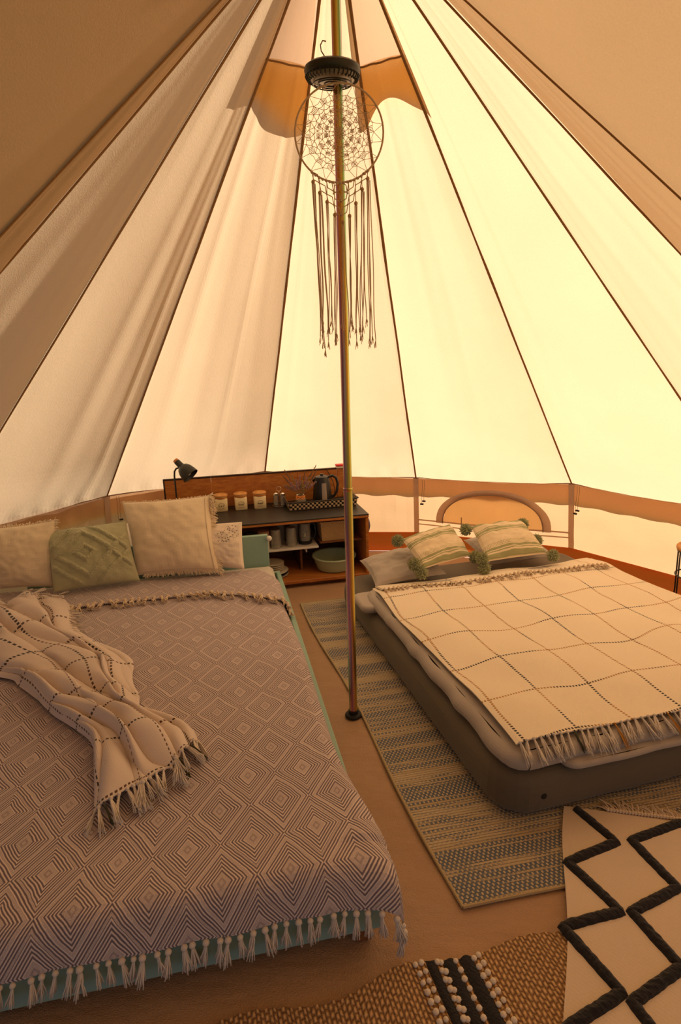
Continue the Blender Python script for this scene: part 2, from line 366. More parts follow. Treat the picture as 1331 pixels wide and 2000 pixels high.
# ---------------------------------------------------------------- the tent
APEX = Vector((0, 0, 3.085))
ANG = [-109.5, -98, -70.5, -44, -15.5, 13.25, 41.25, 69, 95, 113.75]
RAD = [2.5, 2.5, 2.5, 2.53, 2.56, 2.42, 2.47, 2.5, 2.5, 2.5]
HZ = [.645, .645, .645, .645, .677, .613, .643, .645, .645, .645]
EV = [Vector((r*sin(math.radians(a)), r*cos(math.radians(a)), h)) for a, r, h in zip(ANG, RAD, HZ)]
EV += [Vector((2.1, -4.3, 1.75)), Vector((0, -4.6, 2.55)), Vector((-2.1, -4.3, 1.75))]   # the door flaps, propped out as a canopy over the doorway
NP = len(EV)
def eave(i): return EV[i % NP]
def panel_pt(i, s, t, sag=1.):
    a, b = eave(i), eave(i+1); p = APEX+(a.lerp(b, s)-APEX)*t
    n = (a-APEX).cross(b-APEX).normalized()
    if n.z < 0: n = -n
    rs = random.Random(i*7+3); d = -.075*(sin(pi*s)**.8)*(t**1.2)*(1-.75*sst(.85, 1., t))
    for k in range(5):
        c = rs.uniform(.06, .94); sg = rs.uniform(.025, .07); am = rs.uniform(-.006, .006); dr = rs.uniform(-.10, .10); c2 = rs.uniform(.2, .8)
        d += am*math.exp(-((s-c-dr*t)/sg)**2)*math.exp(-((t-c2)/.38)**2)*min(1, s*8, (1-s)*8)
    d += .012*nz(a.x+s*2.4, t*3, i*3.1)*min(1, s*6, (1-s)*6)*sst(0, .3, t)
    d += .003*sin(s*46+i)*sst(.93, 1., t)*(1-sst(.985, 1, t))*min(1, s*6, (1-s)*6)
    return p+n*d*sag
ceiling = thing('ceiling', 'pale canvas bell tent roof rising in seamed panels to the pole', None, (0, 0, .6), kind='structure')
VENT = (3, 5)
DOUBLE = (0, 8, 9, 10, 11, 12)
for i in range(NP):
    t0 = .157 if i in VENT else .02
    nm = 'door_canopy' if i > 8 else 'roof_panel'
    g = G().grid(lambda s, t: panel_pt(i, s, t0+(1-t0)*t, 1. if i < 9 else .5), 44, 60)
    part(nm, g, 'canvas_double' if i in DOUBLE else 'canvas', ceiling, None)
    if i in VENT:
        part('vent_net', G().grid(lambda s, t: panel_pt(i, s, .02+.138*t), 12, 10), 'vent', ceiling, None)
        part('vent_hem', G().tube([panel_pt(i, s/12, .157)+Vector((0, 0, .002*sin(s*5))) for s in range(13)], .0035, 6), 'seam', ceiling)
        a, b = eave(i), eave(i+1); n = (a-APEX).cross(b-APEX).normalized(); n = n if n.z > 0 else -n
        def hood(s, t, k_):
            q = -.10+1.2*s; low = .196+.032*sst(-.1, .9, q) if i == 3 else .230-.034*sin(pi*max(0, min(1.1, q))*.86+.12)
            tt = lerp(.03, .158, t) if k_ == 0 else lerp(.158, low, t); ht = tt/.2
            return APEX+(a.lerp(b, q)-APEX)*tt+n*(.012+.022*ht*sin(pi*min(1, max(0, s))))
        part('vent_hood', G().grid(lambda s, t: hood(s, t, 0), 30, 8), 'canvas', ceiling, None)
        part('hood_shade_band', G().grid(lambda s, t: hood(s, t, 1), 30, 10), 'hood', ceiling, None)  # lower hood, coloured and curved as the shadow band under the vent
for i in range(NP):
    pts = [APEX+(eave(i)-APEX)*(.02+.98*k/24) for k in range(25)]
    pts = [p+Vector((0, 0, -.010+.004*nz(p.x*3, p.y*3, i))) for p in pts]
    tang = Vector((eave(i).y, -eave(i).x, 0)).normalized(); nn = (pts[-1]-pts[0]).cross(tang).normalized()
    g = G()
    def sm_(s, t):
        k = t*24; a_ = int(min(23, k)); p = pts[a_].lerp(pts[a_+1], k-a_); wv = .0064+.002*nz(k*.5, i)
        ph = 2*pi*s; return p+tang*(wv*cos(ph)+.003*nz(k*.25, i+9))+nn*(.003*sin(ph))
    part('seam', g.grid(sm_, 8, 48), 'seam', ceiling)
part('peak_cap', G().lathe([(.001, 3.075), (.05, 3.07), (.09, 3.03), (.10, 2.99)], (0, 0, 0), 26), 'canvas_double', ceiling)
def basept(i):
    p = eave(i); return Vector((p.x*1.035, p.y*1.035, .12))
def wall_pt(i, s, t):
    p = eave(i).lerp(eave(i+1), s).lerp(basept(i).lerp(basept(i+1), s), t)
    n = Vector((p.x, p.y, 0)).normalized()
    return p+n*(.02*sin(pi*s)*sin(pi*t)+.012*nz(s*5, t*3, i)*sin(pi*t)+.004*nz(s*20, t*2, i+5)*sin(pi*t))
walls = {'wall_left': (0, 1, 2, 3), 'wall_back': (4, 5), 'wall_right': (6, 7, 8)}
wl = {'wall_left': 'low canvas wall of the tent behind the left bed', 'wall_back': 'low canvas wall of the tent behind the cabinet and the right bed',
      'wall_right': 'low sunlit canvas wall of the tent to the right of the right bed', 'wall_front': 'low canvas wall of the tent beside the doorway'}
WALL = {}
for nm, idx in walls.items():
    W = WALL[nm] = thing(nm, wl[nm], None, (0, 0, .12), kind='structure')
    for i in idx:
        part('wall_panel', G().grid(lambda s, t: wall_pt(i, s, t), 30, 16), 'wall', W, None)
        def val(s, t):
            p = wall_pt(i, s, .28*t); n = Vector((p.x, p.y, 0)).normalized(); return p+n*(.012+.02*t+.008*sin(s*30+i)*t)
        part('valance', G().grid(val, 30, 5), 'valance', W, None)
        e = G().tube([wall_pt(i, s/20, 0)-Vector((wall_pt(i, s/20, 0).x, wall_pt(i, s/20, 0).y, 0)).normalized()*.008+Vector((0, 0, .004*nz(s*.4, i))) for s in range(21)], .0048, 6)
        part('eave_piping', e, 'zip', W)
        def hemf(s, t):
            p = wall_pt(i, s, .985+.05*t+.008*nz(s*9, i)); n = Vector((p.x, p.y, 0)).normalized(); return p-n*(.010+.006*nz(s*12, i+3))
        part('wall_hem', G().grid(hemf, 30, 2), 'tape', W, None)
    for i in idx:
        a, b = eave(i), basept(i)
        tg = (eave(i+1)-eave(i-1)).normalized(); n = Vector((a.x, a.y, 0)).normalized()
        def tp(s, t): return a.lerp(b, t)-n*(.012)+tg*(.021*(2*s-1))+n*.004*nz(t*6, i)
        part('wall_tape', G().grid(tp, 2, 10), 'tape', W, None)
    for i in idx:
        if i in (3, 5, 6):
            a = eave(i); n = Vector((a.x, a.y, 0)).normalized(); tg = (eave(i+1)-eave(i)).normalized()
            for k, L in ((.055, .20), (.072, .175)):
                q = a+tg*k-n*.03; pts = [q+Vector((0, 0, -.01-L*j/6))+tg*(.003*sin(j)) for j in range(7)]
                cdp = part('toggle_cord', G().tube(pts, .0016, 5), 'zip', W)
                part('toggle', G().tube([pts[-1]-tg*.013, pts[-1]+tg*.013], .007, 6), 'rubber', cdp)
# arched window in the wall panel behind the right bed
Wn = thing('window_1', 'arched net window with a brown zip band behind the right bed', None, (1.1, 2.1, .2), kind='structure')
def wq(s, z, off=.0):
    p = wall_pt(5, s, (eave(5).z-z)/(eave(5).z-.12)); n = Vector((p.x, p.y, 0)).normalized(); return p-n*off
arch = []
for k in range(33):
    t = pi*(1-k/32); arch.append((.51+.372*cos(t), .235+.30*max(0, sin(t))**.8))
def band(off, wd):
    def f(s, t):
        k = s*32; a_ = int(min(31, k)); u = arch[a_][0]+(arch[a_+1][0]-arch[a_][0])*(k-a_); z = arch[a_][1]+(arch[a_+1][1]-arch[a_][1])*(k-a_)
        cx, cz = .51, .235; r = 1-wd*t
        return wq(cx+(u-cx)*r, cz+(z-cz)*r, off+.006*sin(pi*t)+.003*nz(s*20, t))
    return f
part('zip_band', G().grid(band(.016, .13), 64, 4), 'tape', Wn, None)
part('zipper', G().tube([band(.024, .13)(k/48, .97) for k in range(49)], .0045, 6), 'zip', Wn)
part('window_net', G().grid(lambda s, t: wq(.51+.372*.88*(2*s-1), .235+.30*.88*t*max(0, 1-(2*s-1)**2)**.4, .011), 30, 8), 'meshnet', Wn, None)
part('sill_tape', G().grid(lambda s, t: wq(.01+.98*s, .242+.012*t-.01*sin(pi*s), .014), 30, 1), 'tape', Wn, None)
part('sill_tape', G().grid(lambda s, t: wq(.01+.98*s, .205+.010*t-.01*sin(pi*s), .014), 30, 1), 'tape', Wn, None)
part('zip_pull', G().tube([wq(.315, .30, .03), wq(.315, .225, .034)], .004, 6), 'zip', Wn)
# skirt and floor
def skirt(i):
    def f(s, t):
        a = basept(i).lerp(basept(i+1), s); n = Vector((a.x, a.y, 0)).normalized()
        return a-n*(.012+.10*t+.02*nz(s*4, i)*t)+Vector((0, 0, .012-.13*t))
    return f
T1 = thing('trim_1', 'terracotta groundsheet edge turned up against the tent wall', None, (0, 0, 0), kind='structure')
for i in range(0, 9): part('skirt_panel', G().grid(skirt(i), 24, 5), 'skirt', T1, None)
FR = [skirt(i)(0, 1) for i in range(9)]+[skirt(8)(1, 1)]+[Vector((1.5, -2.5, 0)), Vector((0, -2.9, 0)), Vector((-1.5, -2.5, 0))]
def floorpt(s, t):
    k = s*NP; a_ = int(min(NP-1, k)); q = FR[a_ % NP].lerp(FR[(a_+1) % NP], k-a_); r = max(t, .001)
    x, y = q.x*1.02*r, q.y*1.02*r
    z = -.004+.005*nz(x*2.2, y*5)+.004*nz(x*6+3, y*2.2)
    if r > .97: z = -.006
    return Vector((x, y, min(z, .0005)))
tag(link('floor', G().grid(floorpt, 13*14, 70), 'floor', (0, 0, 0), None, None), 'tan brown groundsheet floor of the tent', None, None, 'structure')
tag(link('ground', G().grid(lambda s, t: Vector((lerp(-14, 14, s), lerp(-14, 14, t), -.03)), 8, 8), 'ground', (0, 0, 0), None, None), 'grass ground around the tent', None, None, 'structure')
# ---------------------------------------------------------------- pole
P = thing('tent_pole', 'tall shiny rainbow-tinted metal centre pole in two sections', 'tent pole', (0, 0, 0))
part('lower_section', G().tube([(0, 0, z) for z in (.01, .5, 1.055)], .0185, 28), 'pole', P)
part('upper_section', G().tube([(0, 0, z) for z in (1.04, 1.8, 2.4, 3.06)], .0172, 28), 'pole', P)
part('joint_collar', G().lathe([(.0186, 1.045), (.0197, 1.047), (.0197, 1.058), (.0173, 1.060)], (0, 0, 0), 28), 'pole', P)
part('foot', G().lathe([(.001, .0), (.037, .0), (.038, .006), (.034, .011), (.022, .014), (.022, .03), (.001, .03)], (0, 0, .0), 28), 'rubber', P)
# ---------------------------------------------------------------- camping fan lantern round the pole
FC = Vector((-.018, -.03, 2.512)); FT = Vector((.02, -.10, 1)).normalized()
Fn = thing('camping_fan', 'round black camping fan light clamped high on the centre pole', 'fan', FC)
part('housing', G().lathe([(.001, .034), (.055, .036), (.082, .033), (.094, .025), (.097, .014), (.094, .003), (.088, -.002), (.001, -.002)], FC, 40, FT), 'dkmetal', Fn)
gx = FT.orthogonal().normalized(); gy = FT.cross(gx)
for k in range(36):
    a = 2*pi*k/36; d = gx*cos(a)+gy*sin(a)
    g = G().tube([FC+d*.0935-FT*.001, FC+d*.086-FT*.014, FC+d*.077-FT*.016], .0028, 5)
    part('grille_rib', g, 'dkmetal', Fn)
part('underside', G().lathe([(.001, -.022), (.03, -.023), (.062, -.020), (.080, -.012), (.084, -.002), (.001, .0)], FC, 36, FT), 'greywin', Fn)
for rr in (.028, .05, .068):
    part('grille_ring', G().tube([FC+(gx*cos(2*pi*k/30)+gy*sin(2*pi*k/30))*rr-FT*.024 for k in range(31)], .0022, 5, False), 'dkmetal', Fn)
part('hook', G().tube([FC+Vector((-.020, 0, .032)), FC+Vector((-.026, 0, .060)), FC+Vector((-.036, 0, .075)), FC+Vector((-.038, 0, .092)), FC+Vector((-.030, 0, .105)), FC+Vector((-.019, .004, .104))], .0022, 6), 'zip', Fn)
# ---------------------------------------------------------------- dream catcher
DC = Vector((.0, -.075, 2.322)); RR = .152
D = thing('dream_catcher', 'round crocheted macrame dream catcher hanging before the pole', 'dream catcher', DC)
def dp(x, z, y=0.): return DC+Vector((x, y, z))
part('hoop', G().tube([dp(RR*cos(2*pi*k/64), RR*sin(2*pi*k/64)) for k in range(65)], .0032, 8, False), 'macrame', D)
g = G(); rs = random.Random(5); R_ = .00085
def ringpt(r, a): return (r*cos(a), r*sin(a))
levels = [(.012, 10), (.022, 12), (.034, 15), (.047, 18), (.060, 22), (.074, 24), (.088, 26), (.103, 26), (.119, 24)]
prev = None
for li, (r, n) in enumerate(levels):
    cur = []
    for k in range(n):
        a = 2*pi*(k+(li % 2)*.5)/n+rs.uniform(-.01, .01); x, z = ringpt(r*rs.uniform(.985, 1.015), a); cur.append((a, dp(x, z, -.002*(li % 2))))
    for k in range(n):
        p, q = cur[k][1], cur[(k+1) % n][1]; mid = (p+q)/2; out = (mid-DC)*(-.035)
        g.tube([p, mid+out, q], R_*(1.0 if li % 3 else 1.25), 4, False)
    if prev:
        for a, p in cur:
            ds = sorted(prev, key=lambda c: abs((c[0]-a+pi) % (2*pi)-pi))
            g.tube([p, ds[0][1]], R_, 4, False)
            if li % 2: g.tube([p, ds[1][1]], R_, 4, False)
    prev = cur
for k in range(18):
    a = 2*pi*(k+.5)/18; x, z = ringpt(RR, a+rs.uniform(-.04, .04))
    pp = sorted(prev, key=lambda c: abs((c[0]-a+pi) % (2*pi)-pi))
    g.tube([pp[0][1], dp(x, z)], R_, 4, False); g.tube([pp[1][1], dp(x, z)], R_, 4, False)
part('crochet_web', g, 'macrame', D)['kind'] = 'stuff'
g = G()
for r, n in ((.046, 12), (.072, 14), (.108, 16)):
    for k in range(n):
        for j in range(5):
            a = 2*pi*(k+.11*j)/n; x, z = ringpt(r-.007, a); x2, z2 = ringpt(r+.007, a)
            g.tube([dp(x, z, -.002), dp(x2, z2, -.003)], .0010, 4, False)
for k in range(10):
    a = 2*pi*k/10; g.tube([dp(.003*cos(a), .003*sin(a), -.003), dp(.017*cos(a+.1), .017*sin(a+.1), -.004), dp(.017*cos(a-.15), .017*sin(a-.15), -.004), dp(.003*cos(a), .003*sin(a), -.003)], .0013, 4, False)
part('crochet_stitches', g, 'macrame', D)['kind'] = 'stuff'
# macrame part: diamonds of doubled cord ending in beads, then hanging strands
xs = [-.095, -.0725, -.048, -.022, .006, .030, .053, .076, .096]
zb = [-.150, -.185, -.215, -.257, -.282, -.262, -.222, -.178, -.145]
g = G()
def hz(x): return -math.sqrt(max(0, RR*RR-x*x))
nod = {}
rows = 5
for j in range(rows):
    for i in range(9-j if j else 9):
        pass
for i in range(5):
    for sgn in (1, -1):
        x0 = -.098+.049*i; k = 0; p = (x0, hz(x0)); pts = [p]
        xa, za = p
        while True:
            xa2 = xa+sgn*.0245; za2 = za-.036
            lim = -.13-.15*(1-abs(xa2)/.1) if abs(xa2) < .1 else -9
            if abs(xa2) > .098 or za2 < lim: break
            pts.append((xa2, za2)); xa, za = xa2, za2
        for (a1, b1), (a2, b2) in zip(pts, pts[1:]):
            for o in (-.0075, .0075):
                g.tube([dp(a1, b1, -.004), dp((a1+a2)/2+o, (b1+b2)/2+o*sgn, -.006), dp(a2, b2, -.004)], .0017, 5, False)
            g.ball(dp(a2, b2, -.006), .0034, 6, 4)
for i in range(17):
    x0 = -.098+.01225*i; g.ball(dp(x0, hz(x0)-.002, -.004), .0052, 6, 4)
part('macrame_lattice', g, 'macrame', D)
for i, (x, z) in enumerate(zip(xs, zb)):
    part('bead', G().ball(dp(x, z, -.008), .0066, 12, 8, (1, 1, 1.15)), 'beadwood', D)
    part('suspension_cord', G().tube([dp(x*.98, hz(x), -.004), dp(x, z, -.008)], .0014, 5), 'macrame', D)
    for k in range(4 if abs(x) > .06 else 3):
        L = rs.uniform(.60, .68)+z+(.03 if abs(x) > .09 else 0); pts = []; ph = rs.uniform(0, 6); drift = (rs.uniform(-.012, .012)+x*-.12)
        if x > .09: drift = rs.uniform(-.005, .015)
        for j in range(13):
            t = j/12; pts.append(dp(x+drift*t+.003*sin(ph+t*9)*t+(k-1)*.0035, z-.006-L*t, -.008-.004*sin(ph*2+t*4)))
        strand = part('strand', G().tube(pts, .0017, 5), 'macrame', D)
        gg = G(); e = pts[-1]
        for q in range(6): gg.tube([e, e+Vector((rs.uniform(-.006, .006), rs.uniform(-.004, .004), -rs.uniform(.014, .034)))], .0012, 3)
        part('frayed_end', gg, 'macrame', strand)
part('hanging_cord', G().tube([dp(0, RR), dp(.0, RR+.02, .01), FC+Vector((0.01, -.02, -.022))], .0015, 5), 'macrame', D)
# ---------------------------------------------------------------- cloth helpers
def edge(s, r):
    if s < 0: return s, 0.
    if s < r*pi/2: return r*sin(s/r), -(r-r*cos(s/r))
    return r, -r-(s-r*pi/2)
def tassel_mesh(name, mat, L=.062, n=9, spread=.014, seed=1, r=.0018, knot=.0062):
    rs = random.Random(seed); g = G()
    if knot: g.ball((0, 0, -.003), knot, 7, 5, (1, 1, .9))
    for k in range(n):
        a = rs.uniform(0, 2*pi); q = rs.uniform(.3, 1)*spread; ll = L*rs.uniform(.8, 1.06); pts = []
        x1, y1 = cos(a)*q, sin(a)*q*.7; b = rs.uniform(-.004, .004)
        for j in range(5):
            t = j/4; pts.append((x1*t**.8*(.55+.45*t)+b*sin(t*5), y1*t+b*cos(t*4)*t, -ll*t))
        g.tube(pts, r, 4, True, lambda t: 1-.35*t)
    me = bpy.data.meshes.new(name); me.from_pydata([tuple(p) for p in g.v], [], g.f); me.materials.append(M[mat])
    me.polygons.foreach_set('use_smooth', [True]*len(me.polygons)); return me
def place(me, name, T, pos, direc=(0, 0, -1), roll=0., sc_=1.):
    o = bpy.data.objects.new(name, me); C.objects.link(o); o.parent = T; o.location = Vector(pos)-WL[T.name]
    d = Vector(direc).normalized(); q = Vector((0, 0, -1)).rotation_difference(d)
    o.rotation_mode = 'QUATERNION'; o.rotation_quaternion = q @ Matrix.Rotation(roll, 3, 'Z').to_quaternion(); o.scale = (sc_, sc_, sc_)
    WL[o.name] = Vector(pos); return o
TS = [tassel_mesh('tassel', 'tassel', .072, 20, .019, k, .0024, .010) for k in range(5)]
TW = [tassel_mesh('tassel', 'tassel_warm', .056, 14, .015, 20+k, .0027, .009) for k in range(4)]
TF = [tassel_mesh('tassel', 'tassel', .085, 14, .014, 40+k, .0020, 0.006) for k in range(4)]
TO = tassel_mesh('tassel', 'tassel_ochre', .09, 9, .010, 60, .0018, .003)
TD = tassel_mesh('tassel', 'tassel_dark', .085, 9, .008, 61, .0018, .003)
# ---------------------------------------------------------------- left bed
BF = frame(.07, -1.08, 12.41)
B = thing('bed', 'low mint-green painted wooden bed frame under the diamond-patterned blanket', 'bed', BF(-.8, 1.1))
part('front_board', G().box((-1.60, .0, .048), (-.0, .028, .205), BF, .004), 'mint', B)
for x0 in (-1.60, -.028): part('side_board', G().box((x0, .03, .048), (x0+.028, 2.483, .205), BF, .004), 'mint', B)
part('head_panel', G().box((-1.56, 2.505, .04), (-.066, 2.533, .462), BF, .005), 'mint', B)
part('head_rail', G().box((-1.60, 2.484, .048), (-.0, 2.503, .205), BF, .003), 'mint', B)
part('slat_base', G().box((-1.565, .035, .12), (-.035, 2.48, .15), BF, .003), 'wood_dark', B)
for x0 in (-1.57, -.075):
    for y0 in (.012, 2.42): part('leg', G().box((x0, y0, .0), (x0+.045, y0+.045, .12), BF, .003), 'wood_dark', B)
part('panel_knob', G().ball(BF(-.06, 2.49, .44), .018, 12, 8), 'whitepl', B)
single('mattress', 'white mattress on the mint bed frame, under the diamond-patterned blanket', 'mattress',
       G().box((-1.54, .045, .151), (-.05, 2.47, .262), BF, .02), 'mattress_white')
YE, ZT = -.012, .278
def XEv(v): return .012-.034*sst(.1, .6, v)-.03*sst(1.2, 2.05, v)-.13*sst(2.15, 2.5, v)
def blz(x, y):
    return .007*nz(x*2.2, y*2.2, 1)+.0035*nz(x*7, y*6, 4)+.003*nz(x*3, y*14, 8)
def bl_pt(u, v):                                   # u: -1.72 .. +.10 across, v: -.12 .. 2.40 along
    XE = XEv(v)
    dx, zx = edge(u-(XE-.055), .055); dy, zy = edge((YE+.05)-v, .05)
    x = XE-.055+dx; y = YE+.05-dy
    k = sst(2.28, 2.50, v); zh = -.055*k*k
    flare = .012*sst(-.02, -.10, v)*(1+.8*nz(u*9, 3)) ; z = ZT+max(zx, -.10)+max(zy, -.13)+zh+blz(x, y)*(1 if zx > -.03 else .4)
    if v < .1 and u > -.15: z -= .012*sst(-.15, .02, u); flare += .02*sst(-.15, .02, u)*sst(.1, -.05, v)
    y -= flare; x += .01*sst(0, .1, u)*(.5+.5*nz(v*3, 7)) + .03*sst(.5, -.05, v)*sst(-.1, .05, u)
    return BF(x, y, z)
BK = tag(link('blanket', G().grid(lambda s, t: bl_pt(-1.72+1.80*s, -.105+2.57*t), 120, 150, lambda s, t: (-1.72+1.80*s+.425+.0, -.105+2.57*t-.03)), 'diamond', BF(-.8, 1.1, .2), None, None, .006),
         'grey and cream diamond-weave blanket with tasselled hem spread over the left bed', 'blanket')
n = 60
for k in range(n):
    u = -1.70+1.775*(k+.5)/n+random.uniform(-.006, .006); p = bl_pt(u, -.106); q = bl_pt(u, -.10)
    place(TS[k % 5], 'tassel', BK, p+Vector((0, -.004, -.002)), (random.uniform(-.22, .22), random.uniform(-.25, -.02), -1), random.uniform(0, 6), random.uniform(.76, 1.0))
# second layer folded at the head end: edge with tassels lying towards the foot
def fold_pt(u, v):
    XE = XEv(v)+.006
    dx, zx = edge(u-(XE-.045), .06); x = XE-.045+dx
    y = v; z = ZT+.012+max(zx, -.11)+blz(x, y)*.9+.006*nz(x*4, y*5, 12)-.075*sst(2.30, 2.47, v)**2
    return BF(x+.01*sst(0, .1, u), y+.018*nz(x*5, 2)*(1-sst(1.8, 2.0, v)), z)
YF = lambda u: 2.02-.22*sst(-.5, .03, u)-.03*sst(-.9, -1.5, u)
FB = tag(link('blanket', G().grid(lambda s, t: fold_pt(-1.70+1.76*s, lerp(YF(-1.70+1.76*s), 2.46, t)), 90, 22, lambda s, t: (-1.7+1.76*s+.02, lerp(YF(-1.70+1.76*s), 2.46, t)+.05)), 'diamond', BF(-.8, 2.1, .2), None, None, .006),
         'second diamond-weave blanket lying under the cushions, its beige tassels pointing to the foot', 'blanket')
n = 44
for k in range(n):
    u = -1.68+1.72*(k+.5)/n; p = fold_pt(u, YF(u)); q = fold_pt(u, YF(u)-.04)
    d = (BF(.35+random.uniform(-.6, .5), -1)-BF(0, 0)).normalized(); d.z = -.05
    place(TW[k % 4], 'tassel', FB, p+Vector((0, 0, .009)), d, random.uniform(0, 6), random.uniform(1.1, 1.5))
# throw
rowsT = [((-2.22, .25), (-1.66, .78)), ((-1.97, .10), (-1.52, .55)), ((-1.72, -.03), (-1.38, .33)), ((-1.495, -.131), (-1.137, .127)), ((-1.384, -.19), (-.975, -.05)), ((-1.211, -.351), (-.893, -.25)),
         ((-1.06, -.45), (-.845, -.37)), ((-.95, -.56), (-.71, -.45)), ((-.86, -.70), (-.60, -.50)), ((-.775, -.90), (-.535, -.575))]
def rowT(u, side):
    k = u*(len(rowsT)-1); i = int(min(len(rowsT)-2, k)); f = k-i
    P_ = [Vector(rowsT[max(0, min(len(rowsT)-1, i+d))][side]) for d in (-1, 0, 1, 2)]
    return .5*((2*P_[1])+(-P_[0]+P_[2])*f+(2*P_[0]-5*P_[1]+4*P_[2]-P_[3])*f*f+(-P_[0]+3*P_[1]-3*P_[2]+P_[3])*f**3)
def thr(u, v):
    a, b = rowT(u, 0), rowT(u, 1); d = (b-a).normalized(); 
    vv = v+.04*sin(2*pi*(3*v)+3*u)+(v-.5)*.22*nz(u*7, 2.2 if v < .5 else 7.7)
    p = a.lerp(b, vv); along = Vector((d.y, -d.x))
    bow = (1-(2*v-1)**2)*sst(.8, 1, u)*.045+.02*nz(v*6, 3)*sst(.85, 1, u); p += along*bow
    e = max(0, 1-abs(2*v-1)**5)
    w1 = v*5.6+1.1*sin(2.3*u*2+.6)+1.0*nz(u*3.2, v*2.2, 2)*1.6+u*1.5
    rid = abs(sin(pi*w1))**.8; rid2 = abs(sin(pi*(v*2.2-u*2.4+.3+.6*nz(u*4, v*3, 9))))
    twist = math.exp(-((u-.68)/.09)**2)
    hgt = .008+e*(.010+.050*rid*(.65+.5*nz(u*5, v*4, 6)+.1)+.030*rid2+.012*nz(u*11, v*7, 3)+.022*twist*sin(pi*v))*(1-.45*sst(.86, 1., u))
    hgt += e*.04*(1-sst(0, .22, u))*abs(nz(u*14, v*9, 5))
    return Vector((p.x, p.y, ZT+.006+max(.004, hgt)))
TH = tag(link('throw_blanket', G().grid(lambda s, t: thr(t, s), 110, 190, lambda s, t: (s*.95, t*1.75)), 'throw', (-1.1, -.2, ZT), None, None, .005),
         'crumpled cream throw with dotted dark lines and fringe, tossed across the left bed', 'blanket')
for k in range(26):
    v = (k+.5)/26; p = thr(1., v); q = thr(.96, v); d = (p-q); d.z = -.15*d.length; d = d.normalized()+Vector((random.uniform(-.35, .35), random.uniform(-.3, .3), -.12))
    me = TD if k in (2, 19, 22) else TF[k % 4]
    place(me, 'tassel', TH, p+Vector((0, 0, .004)), d, random.uniform(0, 6), random.uniform(.9, 1.35))
for k in range(30):
    v = (k+.5)/30; p = thr(.0 if k % 2 else .04, v)+Vector((0, 0, .01)); 
    place(TF[k % 4], 'tassel', TH, p, (random.uniform(.1, 1.), random.uniform(-.2, .8), random.uniform(.0, .35)-.25), random.uniform(0, 6), random.uniform(.6, .95))
for k in range(10):
    p = thr(.12+.012*k, .97)+Vector((0, 0, .006)); place(TF[k % 4], 'tassel', TH, p, (1, random.uniform(-.4, .6), -.25), k, .7)
# ---------------------------------------------------------------- cushions
def pillow_fn(cr, T, pinch=.06, wr=.007, seed=0, pw=.5, relief=None):
    bl, br, tr, tl = [Vector(c) for c in cr]; nrm = (br-bl).cross(tl-bl).normalized()
    if nrm.dot(Vector((0, -DIST, EYE))-bl) < 0: nrm = -nrm
    def f(s, t, side):
        a, b = 2*s-1, 2*t-1
        ea = a*(1-pinch*(1-b*b)*1.0); eb = b*(1-pinch*(1-a*a))
        p = bl.lerp(br, (ea+1)/2).lerp(tl.lerp(tr, (ea+1)/2), (eb+1)/2)
        h = ((1-a*a)*(1-b*b)); h = max(0, h)**pw*T
        k = min(1, h/T*2)
        h += 1.6*wr*k*(nz(a*2.5+seed, b*2.5, seed)+.5*nz(a*6, b*6+seed, seed))+wr*.9*k*sin(8*math.atan2(b, a)+seed)*max(abs(a), abs(b))**3
        if relief and side > 0: h += relief(s, t)*k
        return p+nrm*(h*(1 if side > 0 else -.55))
    return f, nrm
def pillow_geo(fn, n=34):
    g = G(); g.grid(lambda s, t: fn(s, t, 1), n, n); g.grid(lambda s, t: fn(1-s, t, -1), n//2*1, n//2*1, lambda s, t: (1-s, t)); return g
def cushion(name, label, cat, cr, T, mat, n=34, group=None, **k):
    fn, nrm = pillow_fn(cr, T, **k); o = single(name, label, cat, pillow_geo(fn, n), mat, group, None); return o, fn, nrm
def fringe_strip(fn, nrm, path, n, L, seed, wild=1.):
    rs = random.Random(seed); g = G(); c = fn(.5, .5, 1)*.5+fn(.5, .5, -1)*.5
    for k in range(n):
        s, t = path((k+.5)/n); p = fn(s, t, 1); o = (p-c).normalized()
        tgn = o.cross(nrm).normalized()
        for q in range(3):
            d = (o+tgn*rs.uniform(-.7, .7)*wild+nrm*rs.uniform(-.5, .6)*wild).normalized(); l = L*rs.uniform(.5, 1.15); wv = .0028
            mid = p+d*l*.5+Vector((0, 0, -.12*l))+nrm*rs.uniform(-.003, .003); e = p+d*l+Vector((0, 0, -.35*l))
            g.tube([p-o*.004, mid, e], wv, 4, True, lambda t: 1.1-.5*t)
    return g
o, fA, nA = cushion('cushion', 'sand-coloured velvet cushion at the left frame edge, leaning behind the green tufted one', 'cushion',
    [(-2.12, .78, .335), (-1.72, .855, .325), (-1.735, 1.00, .69), (-2.16, .91, .67)], .085, 'velvet', seed=3)
part('fringe', fringe_strip(fA, nA, lambda k: (1, .15+.85*k), 34, .028, 3), 'velvet', o); part('fringe', fringe_strip(fA, nA, lambda k: (k, 1), 40, .026, 4), 'velvet', o)
o, fC, nC = cushion('cushion', 'large sand-coloured velvet cushion with ragged fringe, right of the green tufted one', 'cushion',
    [(-1.305, 1.02, .322), (-.805, 1.075, .320), (-.882, 1.30, .745), (-1.415, 1.22, .735)], .115, 'velvet', seed=11, pinch=.05)
part('fringe', fringe_strip(fC, nC, lambda k: (1, k), 80, .042, 5, 1.2), 'velvet', o)
part('fringe', fringe_strip(fC, nC, lambda k: (.1+.9*k, 0), 60, .020, 6), 'velvet', o)
part('fringe', fringe_strip(fC, nC, lambda k: (k, 1), 60, .018, 7), 'velvet', o)
part('trim_cord', G().tube([fC(.955, .02+.96*k/30, 1)+nC*.003 for k in range(31)], .0045, 6), 'velvet', o)
